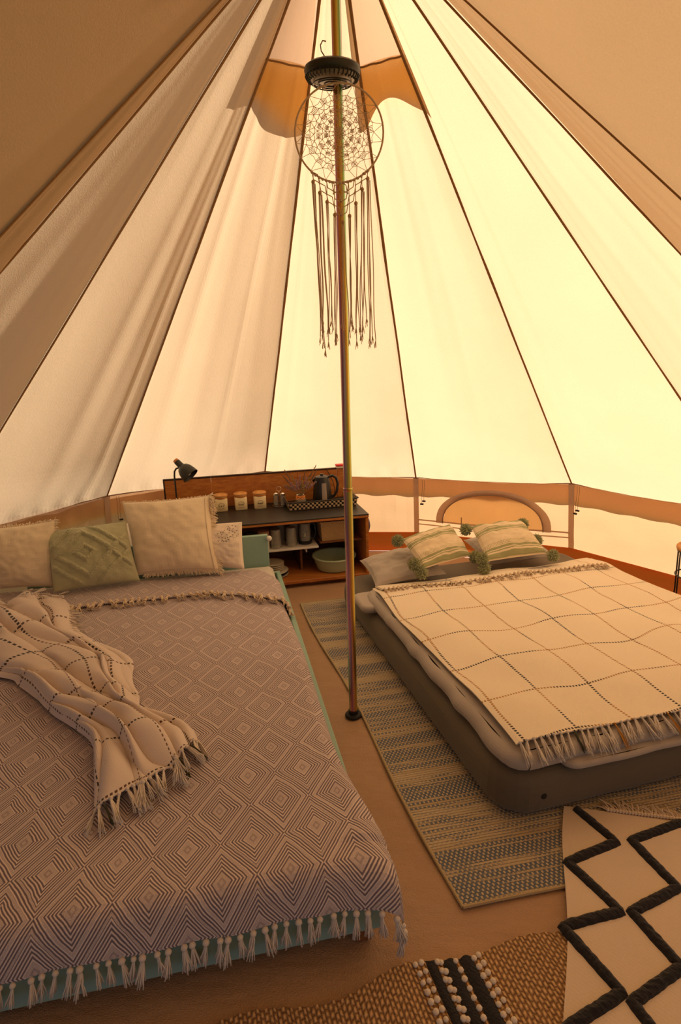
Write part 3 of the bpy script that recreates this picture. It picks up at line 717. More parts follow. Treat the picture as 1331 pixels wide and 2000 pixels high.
g = G(); rs = random.Random(9)                                # corner tuft
for k in range(60):
    p = fC(1, rs.uniform(.84, 1.), 1); d = Vector((rs.uniform(.2, 1), rs.uniform(-.7, .1), rs.uniform(-.9, .5))).normalized(); g.tube([p, p+d*.02, p+d*rs.uniform(.03, .055)+Vector((0, 0, -.012))], .0026, 4)
part('corner_tuft', g, 'velvet', o)
def tuft(s, t):
    x, y = (s-.5)*2.3, (t-.5)*2.0
    def rid(v, w_=.13): return max(0, 1-(v/w_)**2)
    a = abs(abs(x+.15)+abs(y)*1.05-.78); b = abs(abs(x+.15)+abs(y)*1.05-.26); c = abs(abs(x-1.05)+abs(y)*1.05-.5); e = abs(abs(x+.15)+abs(y)*1.05-1.25)
    h = max(rid(a), rid(b, .11), rid(c, .12), rid(e, .12)); return .017*h+.006*h*nz(s*60, t*60)+.002*nz(s*90, t*90, 4)
o, fB, nB = cushion('cushion', 'sage-green cushion with tufted diamond relief between the two sand velvet cushions', 'cushion',
    [(-1.70, .785, .318), (-1.262, .960, .312), (-1.365, 1.12, .640), (-1.800, .975, .625)], .10, 'sage', 120, seed=5, pinch=.03, relief=tuft)
part('care_label', G().box((-1.79, .925, .575), (-1.782, .935, .605)), 'whitepl', o)
part('fringe', fringe_strip(fB, nB, lambda k: (.02+.96*k, 1), 50, .016, 13, 1.3), 'sage', o)
o, fD, nD = cushion('pillow', 'white pillow with cut-out leaf embroidery, behind the large velvet cushion', 'pillow',
    [(-1.05, 1.17, .325), (-.655, 1.10, .318), (-.675, 1.24, .585), (-1.10, 1.29, .56)], .07, 'eyeletfab', seed=8, pinch=.03)
rs = random.Random(4); g = G()
used_ = []
for k in range(400):
    s_, t_ = rs.uniform(.66, .95), rs.uniform(.55, .93)
    if len(used_) > 40 or any((s_-u_)**2+((t_-v_)*.7)**2 < .0011 for u_, v_ in used_) or abs((t_-.55)-(s_-.66)*1.2) > .16+.05*sin(s_*40): continue
    used_.append((s_, t_)); p = fD(s_, t_, 1)+nD*.002
    a = rs.uniform(0, pi); ux = Vector((cos(a), 0, sin(a))); ux -= nD*ux.dot(nD); ux.normalize(); uy = nD.cross(ux)
    L_, W_ = rs.uniform(.0045, .0065), rs.uniform(.0016, .0022)
    g.add([p+ux*L_*cos(q*pi/4)+uy*W_*sin(q*pi/4) for q in range(8)], [tuple(range(8))])
for k in range(14):
    s_, t_ = .70+.02*k, .52+.015*k+.03*sin(k); p = fD(min(.97, s_), t_, 1)+nD*.002; g.add([p+Vector((.0025*cos(q*pi/3), 0, .0025*sin(q*pi/3))) for q in range(6)], [tuple(range(6))])
part('eyelet_embroidery', g, 'hole', o)
# ---------------------------------------------------------------- right bed
QF = frame(.52, -.65, 16)
def slab(x0, x1, y0, y1, z0, z1, r, rc, fr, nx=60, ny=60, top=None, sidebulge=0., ff=None):
    """rounded slab: plan corner radius rc, edge radius r"""
    g = G(); per = []
    w_, h_ = x1-x0, y1-y0
    def outline(a, ins):
        X0, X1, Y0, Y1 = x0+ins, x1-ins, y0+ins, y1-ins; R = max(.004, rc-ins)
        sx, sy = X1-X0-2*R, Y1-Y0-2*R; q = pi*R/2; tot = 2*(sx+sy)+4*q; d = (a % 1)*tot
        for (L, ox, oy, dx, dy, ph) in ((sx, X0+R, Y0, 1, 0, -pi/2), (sy, X1, Y0+R, 0, 1, 0), (sx, X1-R, Y1, -1, 0, pi/2), (sy, X0, Y1-R, 0, -1, pi)):
            if d <= L: return ox+dx*d, oy+dy*d, dx, dy, 0
            d -= L
            if d <= q:
                t = ph+d/R; cx = ox+dx*L-R*cos(ph); cy = oy+dy*L-R*sin(ph); return cx+R*cos(t), cy+R*sin(t), -sin(t), cos(t), 1
            d -= q
        return X0+R, Y0, 1, 0, 0
    prof = []
    m_ = 7
    for k in range(m_): t = pi/2*k/(m_-1); prof.append((r-r*sin(t), z0+r-r*cos(t)))
    for k in range(3): prof.append((0, lerp(z0+r, z1-r, (k+1)/4)))
    for k in range(m_): t = pi/2*k/(m_-1); prof.append((r-r*cos(t), z1-r+r*sin(t)))
    nn_ = 200
    def f(s, t):
        k = t*(len(prof)-1); i = int(min(len(prof)-2, k)); ins = lerp(prof[i][0], prof[i+1][0], k-i); z = lerp(prof[i][1], prof[i+1][1], k-i)
        x, y, dx, dy, c_ = outline(s, ins); b = sidebulge*sin(pi*(z-z0)/(z1-z0)); 
        if ff: e = ff(x, y, z, s); b += e
        return fr(x+dy*b, y-dx*b, z)
    g.grid(f, nn_, len(prof)-1)
    # top cap as fan of shrinking rings
    def capf(s, t):
        x, y, dx, dy, c_ = outline(s, r); cx, cy = (x0+x1)/2, (y0+y1)/2; q = 1-t
        X, Y = cx+(x-cx)*q, cy+(y-cy)*q; return fr(X, Y, z1+(top(X, Y)*sst(0, .12, t) if top else 0))
    g.grid(capf, nn_, 24); g.grid(lambda s, t: fr(*(lambda o_: (((x0+x1)/2)+(o_[0]-(x0+x1)/2)*(t), ((y0+y1)/2)+(o_[1]-(y0+y1)/2)*(t), z0))(outline(s, r))), 40, 2)
    return g
MT = tag(link('air_mattress', slab(-.02, 1.62, -.02, 2.03, .008, .185, .045, .13, QF, sidebulge=.012, top=lambda x, y: .004*nz(x*3, y*3)), 'mattress', QF(.8, 1, .008), None, None),
         'thick taupe air mattress lying on the floor under the quilt at the right', 'mattress')
part('valve', G().lathe([(.001, .012), (.010, .012), (.014, .006), (.016, -.004)], QF(.125, -.022, .098), 14, QF(0, -1, 0)-QF(0, 0, 0)), 'rubber', MT)
def qtop(x, y): return .010*sin(x*9)*sin(y*9)+.010*nz(x*4, y*4)
def qpuck(x, y, z, s): return (.007*nz(x*9, y*9, z*10)+.005*sin(1.*s*150+2*nz(x*5, y*5))*(1 if z > .2 else .5))
QL = tag(link('quilt', slab(.0, 1.60, -.015, 1.60, .187, .256, .034, .07, QF, sidebulge=.006, top=qtop, ff=qpuck), 'quilt', QF(.8, .8, .187), None, None),
         'puffy grey quilt on the taupe air mattress under the cream checked blanket', 'quilt')
part('lower_fold', slab(.20, .95, -.052, .4, .187, .212, .012, .05, QF, ff=lambda x, y, z, s: .006*nz(x*8, y*8)), 'quilt', QL)
part('quilt_corner', slab(-.075, .12, 1.38, 1.62, .190, .232, .02, .05, QF, ff=lambda x, y, z, s: .006*nz(x*9, y*9)), 'quilt', QL)
def cb(u, v, top=0.):
    xr, zx = edge(u-1.55, .04); x = 1.55+xr; 
    y = v
    front, zf = edge(.02-v, .03)
    y = .02-front; z = .279+top+qtop(x, y)*.9+zx*.8+max(zf, -.05)+.004*nz(u*6, v*5, 3)
    if u < .07: z -= .006*(1-sst(.03, .07, u))
    z -= .03*sst(1.42, 1.62, v)*1.0
    return QF(x, y+.0, z)
def cbm(s, t):
    u = lerp(.045+.012*sin(t*7)+.02*sst(.5, 0, t)*0, 1.60, s); return cb(u, lerp(.03+.008*sin(s*9), 1.60, t))
CB = tag(link('checked_blanket', G().grid(cbm, 90, 100, lambda s, t: (lerp(.045, 1.60, s)+.006*sin(t*20), lerp(.03, 1.60, t)+.012*sin(s*22+1))), 'checked', QF(.8, .8, .2), None, None, .005),
         'cream cotton blanket with black and ochre dotted grid lines over the right bed', 'blanket')
n = 56
for k in range(n):
    s = (k+.5)/n; p = cbm(s, 0); me = TO if k in (14, 22) else TD if k == 8 else TF[k % 4]
    d = QF(random.uniform(-.45, .1), -1, 0)-QF(0, 0, 0); d.z = -.55
    place(me, 'tassel', CB, p+Vector((0, 0, .002)), d, random.uniform(0, 6), random.uniform(.95, 1.2))
def fo(s, t):
    u = lerp(.07, 1.53, s); v = lerp(1.475-.05*s+.018*sin(s*11), 1.60, t); p = cb(u, v); p.z += .008+.003*nz(s*12, t*3); return p
part('folded_edge', G().grid(fo, 60, 8, lambda s, t: (lerp(.07, 1.53, s), 1.66+.14*t)), 'checked', CB, None, .004)
for k in range(50):
    s = (k+.5)/50; p = fo(s, 0); d = QF(random.uniform(-.6, .2), -1, 0)-QF(0, 0, 0); d.z = -.04
    place(TW[k % 4], 'tassel', CB, p+Vector((0, 0, .005)), d, random.uniform(0, 6), random.uniform(.75, 1.05))
cushion('pillow', 'grey linen pillow lying at the left front, under the striped cushion nearest the pole', 'pillow',
    [(.150, .900, .262), (.60, 1.10, .255), (.52, 1.54, .305), (.065, 1.26, .30)], .075, 'grey_linen', seed=2)
cushion('pillow', 'grey linen pillow at the right side of the bed head, under the farther striped cushion', 'pillow',
    [(.88, 1.22, .262), (1.36, 1.37, .262), (1.25, 1.71, .315), (.80, 1.60, .315)], .08, 'grey_linen', seed=6)
def pompom_mesh():
    rs = random.Random(2); g = G(); g.ball((0, 0, 0), .022, 10, 8)
    for k in range(330):
        z = rs.uniform(-1, 1); a = rs.uniform(0, 2*pi); q = math.sqrt(1-z*z); d = Vector((q*cos(a), q*sin(a), z)); R = rs.uniform(.033, .044); t = d.orthogonal().normalized()*.0022
        e = d*R+Vector((rs.uniform(-.005, .005), rs.uniform(-.005, .005), rs.uniform(-.005, .003))); t2 = d.cross(t)
        g.add([d*.018+t*1.5, d*.018-t+t2, d*.018-t-t2, e+t, e-t*.5+t2, e-t*.5-t2], [(0, 1, 4, 3), (1, 2, 5, 4), (2, 0, 3, 5), (3, 4, 5)])
    me = bpy.data.meshes.new('pompom'); me.from_pydata([tuple(p) for p in g.v], [], g.f); me.materials.append(M['pompom']); return me
PM = pompom_mesh()
def striped(label, cr, T, seed, pps):
    o, fn, nr = cushion('cushion', label, 'cushion', cr, T, 'stripes', seed=seed, pinch=.03)
    for (s, t, off) in pps:
        p = fn(s, t, 1)+Vector(off); place(PM, 'pompom', o, p, (random.uniform(-1, 1), .3, -1), 0, 1.)
    return o
striped('cream cushion with sage stripes and pompoms, on the grey pillow nearest the pole',
    [(.435, .955, .345), (.775, 1.205, .335), (.675, 1.455, .475), (.325, 1.175, .465)], .062, 4,
    [(0, 1, (-.02, 0, -.01)), (0, .05, (-.045, -.0, .02)), (0, 0, (-.012, -.02, -.015)), (1, 0, (.02, -.01, -.005))])
striped('cream cushion with sage stripes and pompoms, the farther one beside the arched window',
    [(.845, 1.085, .335), (1.265, 1.225, .33), (1.165, 1.50, .475), (.80, 1.385, .475)], .07, 9,
    [(0, 1, (-.03, 0, -.02)), (0, 0, (-.03, .0, .02)), (0, 0, (-.02, -.02, -.035)), (1, 0, (.03, -.01, -.01)), (1, .45, (.02, .02, -.02)), (1, 1, (.02, .02, -.03))])
# ---------------------------------------------------------------- rugs
RQ = [Vector((.308, -.984)), Vector((1.90, -.66)), Vector((1.24, 1.66)), Vector((-.331, 1.274))]
def bil(q, s, t): return q[0].lerp(q[1], s).lerp(q[3].lerp(q[2], s), t)
def rugz(s, t): return .0075+.002*nz(s*6, t*9)
def rugf(s, t):
    p = bil(RQ, s, t); p = p+Vector((-.012*sin(t*pi*3)*(1-s)*(1 if t > 0 else 0), 0)); return Vector((p.x, p.y, rugz(s, t)))
RG = tag(link('area_rug', G().grid(rugf, 80, 110, lambda s, t: (s*1.62, t*2.35)), 'rug', (.8, .3, 0), None, None, .005),
         'flat blue-grey and beige woven rug reaching from the pole under the air mattress', 'rug')
loop = [rugf(k/30, 0) for k in range(31)]; side = [rugf(0, k/60) for k in range(61)]; far = [rugf(k/30, 1) for k in range(31)]
for pts in (loop, side, far): part('bound_edge', G().tube([p+Vector((0, 0, -.001)) for p in pts], .0055, 6), 'binding', RG)
# black and cream diamond rug
def bwz(x, y): return .018+.004*nz(x*4, y*4)
BQ = [Vector((.40, -1.60)), Vector((1.42, -1.99)), Vector((1.72, -.98)), Vector((.742, -.600))]
BE = [Vector((.385, -1.60)), Vector((1.42, -1.9)), Vector((1.80, -.84)), Vector((.742, -.600))]
def bwf(s, t): p = bil(BE, s, t); return Vector((p.x-.008*sin(t*9)*(1-s), p.y, bwz(p.x, p.y)))
BW = tag(link('area_rug', G().grid(bwf, 60, 60, lambda s, t: (s, t)), 'bwcream', (.9, -1.1, .01), None, None, .010),
         'cream rug with raised black zigzag diamonds and fringe at the lower right', 'rug')
def zig(pts, wd, nm='zigzag_stripe'):
    P2 = [Vector(p) for p in pts]; dense = []
    for a, b in zip(P2, P2[1:]):
        for k in range(14): dense.append(a.lerp(b, k/14))
    dense.append(P2[-1]); N_ = len(dense)-1
    def f(s, t):
        k = t*N_; i = int(min(N_-1, k)); p = dense[i].lerp(dense[i+1], k-i); d = (dense[min(i+2, N_)]-dense[max(i-1, 0)]).normalized(); nn = Vector((d.y, -d.x))
        q = p+nn*(wd*(s-.5)*(1+.06*nz(p.x*30, p.y*30))+.002*nz(p.x*60, p.y*60, s)); return Vector((q.x, q.y, bwz(q.x, q.y)+.013*sin(pi*min(1, max(0, s)))**.45*(1+.25*nz(q.x*90, q.y*90))-.001))
    part(nm, G().grid(f, 8, N_*2), 'blackyarn', BW, None)
zig([(.775, -.616), (.850, -.767), (.663, -.842), (.752, -1.016), (.572, -1.062), (.656, -1.24), (.49, -1.32), (.56, -1.47), (.42, -1.55)], .034)
zig([(1.42, -.90), (1.28, -.735), (1.105, -.688), (.903, -.760), (.957, -.941), (.784, -1.017), (.839, -1.177), (.672, -1.264), (.72, -1.42), (.60, -1.50)], .034)
zig([(1.46, -1.02), (1.28, -.98), (1.10, -1.06), (1.15, -1.20), (.98, -1.28), (1.03, -1.42), (.9, -1.5)], .034)
g = G(); rs = random.Random(12)
for k in range(95):
    s = .13+.87*(k+.5)/95; p = bwf(s, 1.); g.ball(p+Vector((0, .004, .006)), .007, 6, 4)
    for q in range(7):
        d = Vector((rs.uniform(-.6, .4), rs.uniform(.5, 1), rs.uniform(-.15, .4))).normalized(); L = rs.uniform(.03, .06)
        g.tube([p+Vector((0, 0, .004)), p+d*L*.5+Vector((0, 0, .004)), p+d*L+Vector((0, 0, -.010))], .0022, 4)
tag(part('fringe', g, 'tassel_warm', BW), None, None, None, 'stuff')
# jute rug
JQ = [Vector((-.42, -1.86)), Vector((.62, -1.64)), Vector((.56, -1.10)), Vector((-.62, -1.32))]
def jf(s, t):
    x = lerp(-1.0, .585, s); y0 = -1.093+.21*(x-.45)-.035*sst(.15, -.05, x)+.012*sin(x*17)+.003*sin(x*160); y = lerp(y0-.52, y0, t); xx = x-.36*(y-y0)*(-1)*-1
    return Vector((x+.30*(y0-y), y, .012+.003*nz(x*6, y*6)+.002*sin(x*400)*0))
JR = tag(link('jute_rug', G().grid(jf, 160, 40, lambda s, t: (s*1.585, t*.52)), 'jute', (-.1, -1.3, 0), None, None, .009),
         'coarse woven brown jute rug with black and cream bands at the bottom edge', 'rug')
def jl(x, t, dz=0.): p = jf((x+1.0)/1.585, t); p.z += dz; return p
for a, b in ((.178, .196), (.222, .246), (.268, .296)):
    part('black_band', G().grid(lambda s, t: jl(lerp(a-.004, b+.004, s)+.002*nz(t*30, a*9), 1-t*.9, .0015+.004*sin(pi*s)+.001*nz(s*9, t*90)), 8, 120), 'blackyarn', JR, None)
kn = G().ball((0, 0, 0), .0085, 8, 6, (1, 1.25, .75)); mek = bpy.data.meshes.new('cream_knot'); mek.from_pydata([tuple(p) for p in kn.v], [], kn.f); mek.materials.append(M['jutebead']); mek.polygons.foreach_set('use_smooth', [True]*len(mek.polygons))
cnt = 0
for c_ in (.146, .162, .205, .2145, .254, .304, .318):
    for k in range(14):
        p = jl(c_+.0015*(k % 2), .985-.045*k, .004); place(mek, 'cream_knot', JR, p, (.15, 0, -1), random.uniform(-.3, .3), random.uniform(.85, 1.05))
# loops on the edge between jute and diamond rug
# ---------------------------------------------------------------- cabinet
KF = frame(-1.22, 1.360, 13.5)
K = thing('cabinet', 'low open orange-wood cabinet with black top against the tent wall', 'cabinet', KF(.7, .3))
KW, KD = 1.40, .60
part('bottom_board', G().box((.0, .0, .030), (KW, KD, .055), KF, .003), 'wood', K)
part('plinth', G().box((.03, .04, .0), (KW-.03, .07, .030), KF), 'wood_dark', K)
part('rear_plinth', G().box((.03, KD-.07, .0), (KW-.03, KD-.04, .030), KF), 'wood_dark', K)
for x0 in (0, KW-.022): part('side_panel', G().box((x0, .0, .055), (x0+.022, KD, .472), KF, .003), 'wood', K)
part('back_panel', G().box((.022, KD-.012, .055), (KW-.022, KD, .472), KF), 'wood_dark', K)
part('top_board', G().box((-.002, -.004, .472), (KW+.002, KD, .490), KF, .003), 'wood', K)
part('black_top', G().box((-.002, -.006, .490), (KW+.002, KD, .500), KF, .002), 'blacktop', K)
part('middle_divider', G().box((.93, .20, .04), (.945, KD-.012, .472), KF), 'wood_dark', K)
sh = part('shelf', G().box((.40, .06, .262), (1.045, .46, .277), KF, .003), 'whitepl', K)
part('shelf_bracket', G().box((.955, .09, .228), (.965, .16, .262), KF, .002), 'whitepl', sh)
part('door', G().box((.0, .0, .0), (.001, .001, .001), KF), 'wood_dark', K) if False else None
BBd = thing('backboard', 'long orange-wood backboard with dark top edge standing behind the cabinet top', 'board', KF(.66, .56, .5))
for x0, x1 in ((0, .335), (.337, .655), (.657, .985), (.987, 1.30)):
    part('panel', G().box((x0, .545, .501), (x1, .563, .732), KF, .002), 'wood', BBd)
part('end_panel', G().box((1.303, .548, .501), (1.375, .566, .738), KF, .002), 'wood', BBd)
part('top_edge', G().box((-.003, .540, .732), (1.30, .568, .742), KF, .002), 'blackedge', BBd)
part('end_edge', G().box((-.010, .541, .501), (-.001, .567, .742), KF, .002), 'blackedge', BBd)
def K0(px, py): return KF(px, py)
# desk lamp
lp = Vector((-1.212, 1.70, .5))
Lm = thing('desk_lamp', 'black metal desk lamp on the left end of the cabinet top', 'lamp', lp)
part('base', G().lathe([(.001, 0), (.062, 0), (.064, .006), (.058, .014), (.012, .018), (.001, .018)], lp, 28), 'blackpl', Lm)
part('stem', G().tube([lp+Vector((0, 0, .015)), lp+Vector((0, 0, .30)), lp+Vector((.004, 0, .335)), lp+Vector((.018, -.002, .355)), lp+Vector((.04, -.004, .362))], .0062, 10), 'blackpl', Lm)
hc = Vector((-1.160, 1.685, .882)); ax = Vector((.62, -.20, -.62)).normalized()
part('shade', G().lathe([(.018, -.035), (.021, -.034), (.022, .0), (.024, .012), (.040, .026), (.052, .05), (.058, .08), (.061, .108), (.058, .108), (.052, .08), (.045, .05), (.030, .03), (.001, .026)], hc, 30, ax), 'dkmetal', Lm)
part('lamp_neck', G().lathe([(.001, -.05), (.017, -.050), (.019, -.046), (.019, -.03), (.001, -.03)], hc, 20, ax), 'amber', Lm)
part('bulb', G().ball(hc+ax*.07, .026, 12, 8), 'whitepl', Lm)
# canisters
for k, (x, y, lab) in enumerate(((-.940, 1.885, 'left'), (-.800, 1.920, 'middle'), (-.662, 1.945, 'right'))):
    c = Vector((x, y, .5)); t = thing('canister', {'left': 'cream ceramic canister with wooden lid nearest the fringed cushion', 'middle': 'cream ceramic canister with wooden lid in the middle of the three', 'right': 'cream ceramic canister with wooden lid nearest the glass cruets'}[lab], 'canister', c, 'cream canisters on the cabinet')
    g = G(); a0 = math.radians(13.5+45); H = .092
    for zz, rr in ((0, .0545), (.004, .058), (H-.006, .058), (H, .050), (H+.004, .044)):
        g.add([], [])
        for q in range(24):
            th_ = 2*pi*q/24; sq = 1/max(abs(cos(th_)), abs(sin(th_)))**.75; g.v.append(c+Vector((rr*.80*sq*cos(th_+a0-pi/4), rr*.80*sq*sin(th_+a0-pi/4), zz))); g.uv.append((0, 0))
    for r_ in range(4):
        for q in range(24): g.f.append((r_*24+q, r_*24+(q+1) % 24, r_*24+24+(q+1) % 24, r_*24+24+q))
    g.f.append(tuple(range(23, -1, -1))); g.f.append(tuple(96+q for q in range(24)))
    part('body', g, 'ceramic', t, 50)
    part('seal', G().lathe([(.040, H+.003), (.047, H+.004), (.048, H+.010), (.044, H+.013), (.001, H+.013)], c, 26), 'amber', t)
    part('rim', G().lathe([(.041, H+.012), (.046, H+.013), (.046, H+.017), (.001, H+.018)], c, 26), 'ceramic', t)
    part('lid', G().lathe([(.045, H+.017), (.051, H+.018), (.0515, H+.025), (.044, H+.032), (.020, H+.037), (.001, H+.038)], c, 28), 'lidwood', t)
    fr2 = frame(c.x, c.y, 13.5, .5); g = G(); yy = -.0500
    g.tube([fr2(.022*cos(a), yy, .044+.022*sin(a)) for a in [pi*q/14 for q in range(15)]], .0010, 4)
    g.tube([fr2(-.020+.04*q/6, yy, .026-.004*sin(pi*q/6)) for q in range(7)], .0009, 4)
    for q in range(3+k): g.box((-.014+.028*q/(2+k)-.002, yy-.0012, .038), (-.014+.028*q/(2+k)+.002, yy+.001, .048), fr2)
    part('emblem', g, 'ink', t)
# cruets
cc = Vector((-.520, 1.985, .5)); t = thing('cruet_stand', 'small wire stand with ring handle holding two glass shakers beside the canisters', 'cruet', cc)
part('wire_handle', G().tube([cc+Vector((0, 0, .003)), cc+Vector((0, 0, .112))]+[cc+Vector((.018*sin(a), 0, .130-.018*cos(a))) for a in [2*pi*q/16 for q in range(17)]], .0018, 6), 'chrome', t)
part('tray', G().lathe([(.001, 0), (.055, 0), (.057, .004), (.001, .004)], cc, 20), 'chrome', t)
for dx in (-.026, .026):
    s_ = part('shaker', G().lathe([(.001, .005), (.020, .005), (.021, .05), (.019, .075), (.018, .082)], cc+Vector((dx, -.004*dx*100*.3, 0)), 16), 'glass', t)
    part('cap', G().lathe([(.020, .080), (.0205, .095), (.012, .102), (.001, .103)], cc+Vector((dx, -.004*dx*100*.3, 0)), 16), 'chrome', s_)
    part('filling', G().lathe([(.001, .007), (.017, .007), (.017, .035), (.001, .036)], cc+Vector((dx, -.004*dx*100*.3, 0)), 14), 'ceramicw', s_)
# tray
TYF = frame(-.425, 1.80, 14.5, .5)
TY = thing('serving_tray', 'rectangular tray woven in black and natural strands beside the canisters', 'tray', TYF(.25, .18))
def wall4(a, b, h, flare):
    def f(s, t): return TYF(lerp(a[0], b[0], s)+flare[0]*t, lerp(a[1], b[1], s)+flare[1]*t, .006+h*t)
    return f
TW_, TD_, TH_ = .50, .36, .058
part('base', G().box((0, 0, .001), (TW_, TD_, .008), TYF), 'blacktop', TY)
for a, b, fl, L in (((0, 0), (TW_, 0), (0, -.014), TW_), ((TW_, 0), (TW_, TD_), (.014, 0), TD_), ((TW_, TD_), (0, TD_), (0, .014), TW_), ((0, TD_), (0, 0), (-.014, 0), TD_)):
    part('woven_side', G().grid(wall4(a, b, TH_, fl), 20, 4, lambda s, t: (s*L*.62, t*TH_*.62)), 'traywk', TY, None, .006)
part('rim', G().tube([TYF(-.014, -.014, TH_+.006), TYF(TW_+.014, -.014, TH_+.006), TYF(TW_+.014, TD_+.014, TH_+.006), TYF(-.014, TD_+.014, TH_+.006), TYF(-.014, -.014, TH_+.006)], .005, 6), 'blackpl', TY)
# vase and sprigs
vc = Vector((-.352, 1.905, .509)); V = thing('glass_vase', 'small glass jar with orange ribbon holding dried lavender in the tray', 'vase', vc)
part('jar', G().lathe([(.001, 0), (.036, 0), (.039, .006), (.039, .060), (.030, .072), (.028, .084), (.033, .088)], vc, 22), 'glass', V)
part('ribbon', G().lathe([(.0300, .068), (.034, .070), (.034, .082), (.030, .084)], vc, 18), 'ribbon', V)
g = G()
for s_ in (-1, 1): g.tube([vc+Vector((0, -.033, .076))]+[vc+Vector((s_*(.006+.022*sin(q)), -.036-.004*sin(q), .076+.016*sin(2*q))) for q in (0.5, 1., 1.5, 2., 2.6)]+[vc+Vector((0, -.033, .076))], .0035, 6)
part('bow', g, 'ribbon', V)
rs = random.Random(31)
def sprig(dirv, L, kind, k):
    b = vc+Vector((rs.uniform(-.010, .010), rs.uniform(-.010, .010), .012)); top = vc+Vector((dirv[0]*L, dirv[1]*L, .06+L)); mid = vc+Vector((dirv[0]*.012, dirv[1]*.012, .085))
    pts = [b, mid, mid.lerp(top, .5)+Vector((rs.uniform(-.006, .006), 0, .004)), top]
    if kind == 'grass':
        o = thing('dried_grass_stem', 'tall dried grass stalk with dark seed head sticking out of the lavender bunch', 'dried flower', vc+Vector((0, 0, .01)), 'tall dried stalks in the jar')
    else:
        o = thing('lavender_sprig', 'dried lavender sprig in the glass jar on the tray', 'dried flower', vc+Vector((0, 0, .01)), 'dried lavender sprigs in the jar')
    part('stem', G().tube(pts, .0013, 4), 'stemm', o)
    g = G(); d = (pts[3]-pts[2])
    if kind == 'grass':
        for q in range(16):
            t = .25+.75*q/15; p = pts[2].lerp(pts[3], t); g.ball(p+Vector((rs.uniform(-.003, .003), rs.uniform(-.003, .003), 0)), .0048*(1.15-t*.6), 5, 4, (1, 1, 1.8))
        part('seed_head', g, 'leafm', o)
    else:
        for q in range(15):
            t = .1+.95*q/14; p = pts[2].lerp(pts[3], t); a = q*2.4; g.ball(p+Vector((.0055*cos(a), .0055*sin(a), 0)), .0042*(1.1-.3*t), 5, 4, (1, 1, 1.4))
        part('blossom', g, 'lav' if k % 3 else 'stemm', o)
for k, (a, b, L) in enumerate(((-.9, -.1, .11), (-.7, .2, .14), (-.5, -.3, .13), (-.35, .2, .17), (-.15, -.2, .15), (0, .2, .17), (.15, -.25, .14), (.3, .1, .16), (.5, -.2, .13), (.65, .2, .14), (.8, -.1, .11), (-.6, -.4, .10), (.45, .3, .17), (.05, 0, .12), (-1.15, 0, .10), (.3, -.4, .11), (-.25, -.35, .11), (.95, .1, .12))):
    sprig((a, b), L, 'lav', k)
for a, b, L in ((-.52, .1, .215), (.50, .05, .245), (.20, .1, .20), (-.75, .2, .17), (.62, .2, .20)): sprig((a, b), L, 'grass', 0)
# kettle
kc = Vector((-.195, 2.02, .509)); Kt = thing('kettle', 'black electric kettle with grey water gauge standing in the woven tray', 'kettle', kc)
part('base', G().lathe([(.001, 0), (.076, 0), (.078, .010), (.072, .018), (.001, .018)], kc, 30), 'blackpl', Kt)
part('body', G().lathe([(.001, .019), (.072, .019), (.074, .03), (.066, .12), (.058, .175), (.055, .190), (.001, .192)], kc, 34), 'blackpl', Kt)
part('lid', G().lathe([(.054, .190), (.052, .200), (.030, .208), (.012, .210), (.012, .220), (.001, .222)], kc, 28), 'blackpl', Kt)
kd = Vector((.93, -.1, 0)).normalized()
part('handle', G().tube([kc+kd*.050+Vector((0, 0, .196)), kc+kd*.082+Vector((0, 0, .208)), kc+kd*.110+Vector((0, 0, .190)), kc+kd*.121+Vector((0, 0, .145)), kc+kd*.112+Vector((0, 0, .090)), kc+kd*.092+Vector((0, 0, .055)), kc+kd*.068+Vector((0, 0, .045))], .0105, 10), 'blackpl', Kt)
part('spout', G().add([kc+Vector(p) for p in ((-.055, -.02, .19), (-.055, .02, .19), (-.085, 0, .188), (-.058, 0, .150))], [(0, 1, 2), (0, 2, 3), (1, 3, 2), (0, 3, 1)]), 'blackpl', Kt)
def gau(s, t):
    a = -1.30+.26*(s-.5)*2; z = .035+.125*t; r = lerp(.074, .0635, t)+.002; return kc+Vector((r*cos(a), r*sin(a), z))
part('water_gauge', G().grid(gau, 5, 6), 'greywin', Kt, None)
single('power_cord', 'thin dark cord hanging from the backboard behind the kettle', 'cord',
       G().tube([KF(1.215, .53, .735), KF(1.235, .525, .70), KF(1.262, .525, .64), KF(1.275, .525, .58), KF(1.27, .52, .515), KF(1.22, .50, .505), KF(1.15, .49, .505)], .0028, 6), 'rubber')
rc_ = KF(1.325, .552, .739); t = thing('clip_box', 'small white box with red lid sitting on the right end of the backboard', 'container', rc_)
part('body', G().box((1.295, .53, .7385), (1.365, .575, .752), KF, .003), 'whitepl', t); part('lid', G().box((1.292, .527, .752), (1.368, .578, .768), KF, .005), 'redpl', t)
# shelf contents
def glass(x, y, z, r, h, label, grp='clear drinking glasses upside down on the cabinet shelf'):
    c = KF(x, y, z); o = G().lathe([(r, 0), (r*.98, h*.1), (r*.86, h*.9), (r*.80, h), (.001, h), (.001, h-.004), (r*.76, h-.004), (r*.82, h*.88), (r*.93, h*.1), (r*.95, 0)], c, 24)
    return single('drinking_glass', label, 'glass', o, 'glass', grp)
glass(.745, .12, .2775, .042, .135, 'clear glass upside down on the white shelf, nearest the mint headboard')
glass(.860, .135, .2775, .042, .135, 'clear glass upside down on the white shelf, left of the coffee press')
glass(.800, .27, .2775, .038, .13, 'clear glass in the second row on the white shelf between two front glasses')
single('paper_cup', 'tall white cup standing behind the coffee press on the shelf', 'cup', G().lathe([(.001, 0), (.032, 0), (.042, .125), (.043, .128), (.040, .126), (.030, .004), (.001, .004)], KF(.915, .30, .2775), 24), 'whitepl')
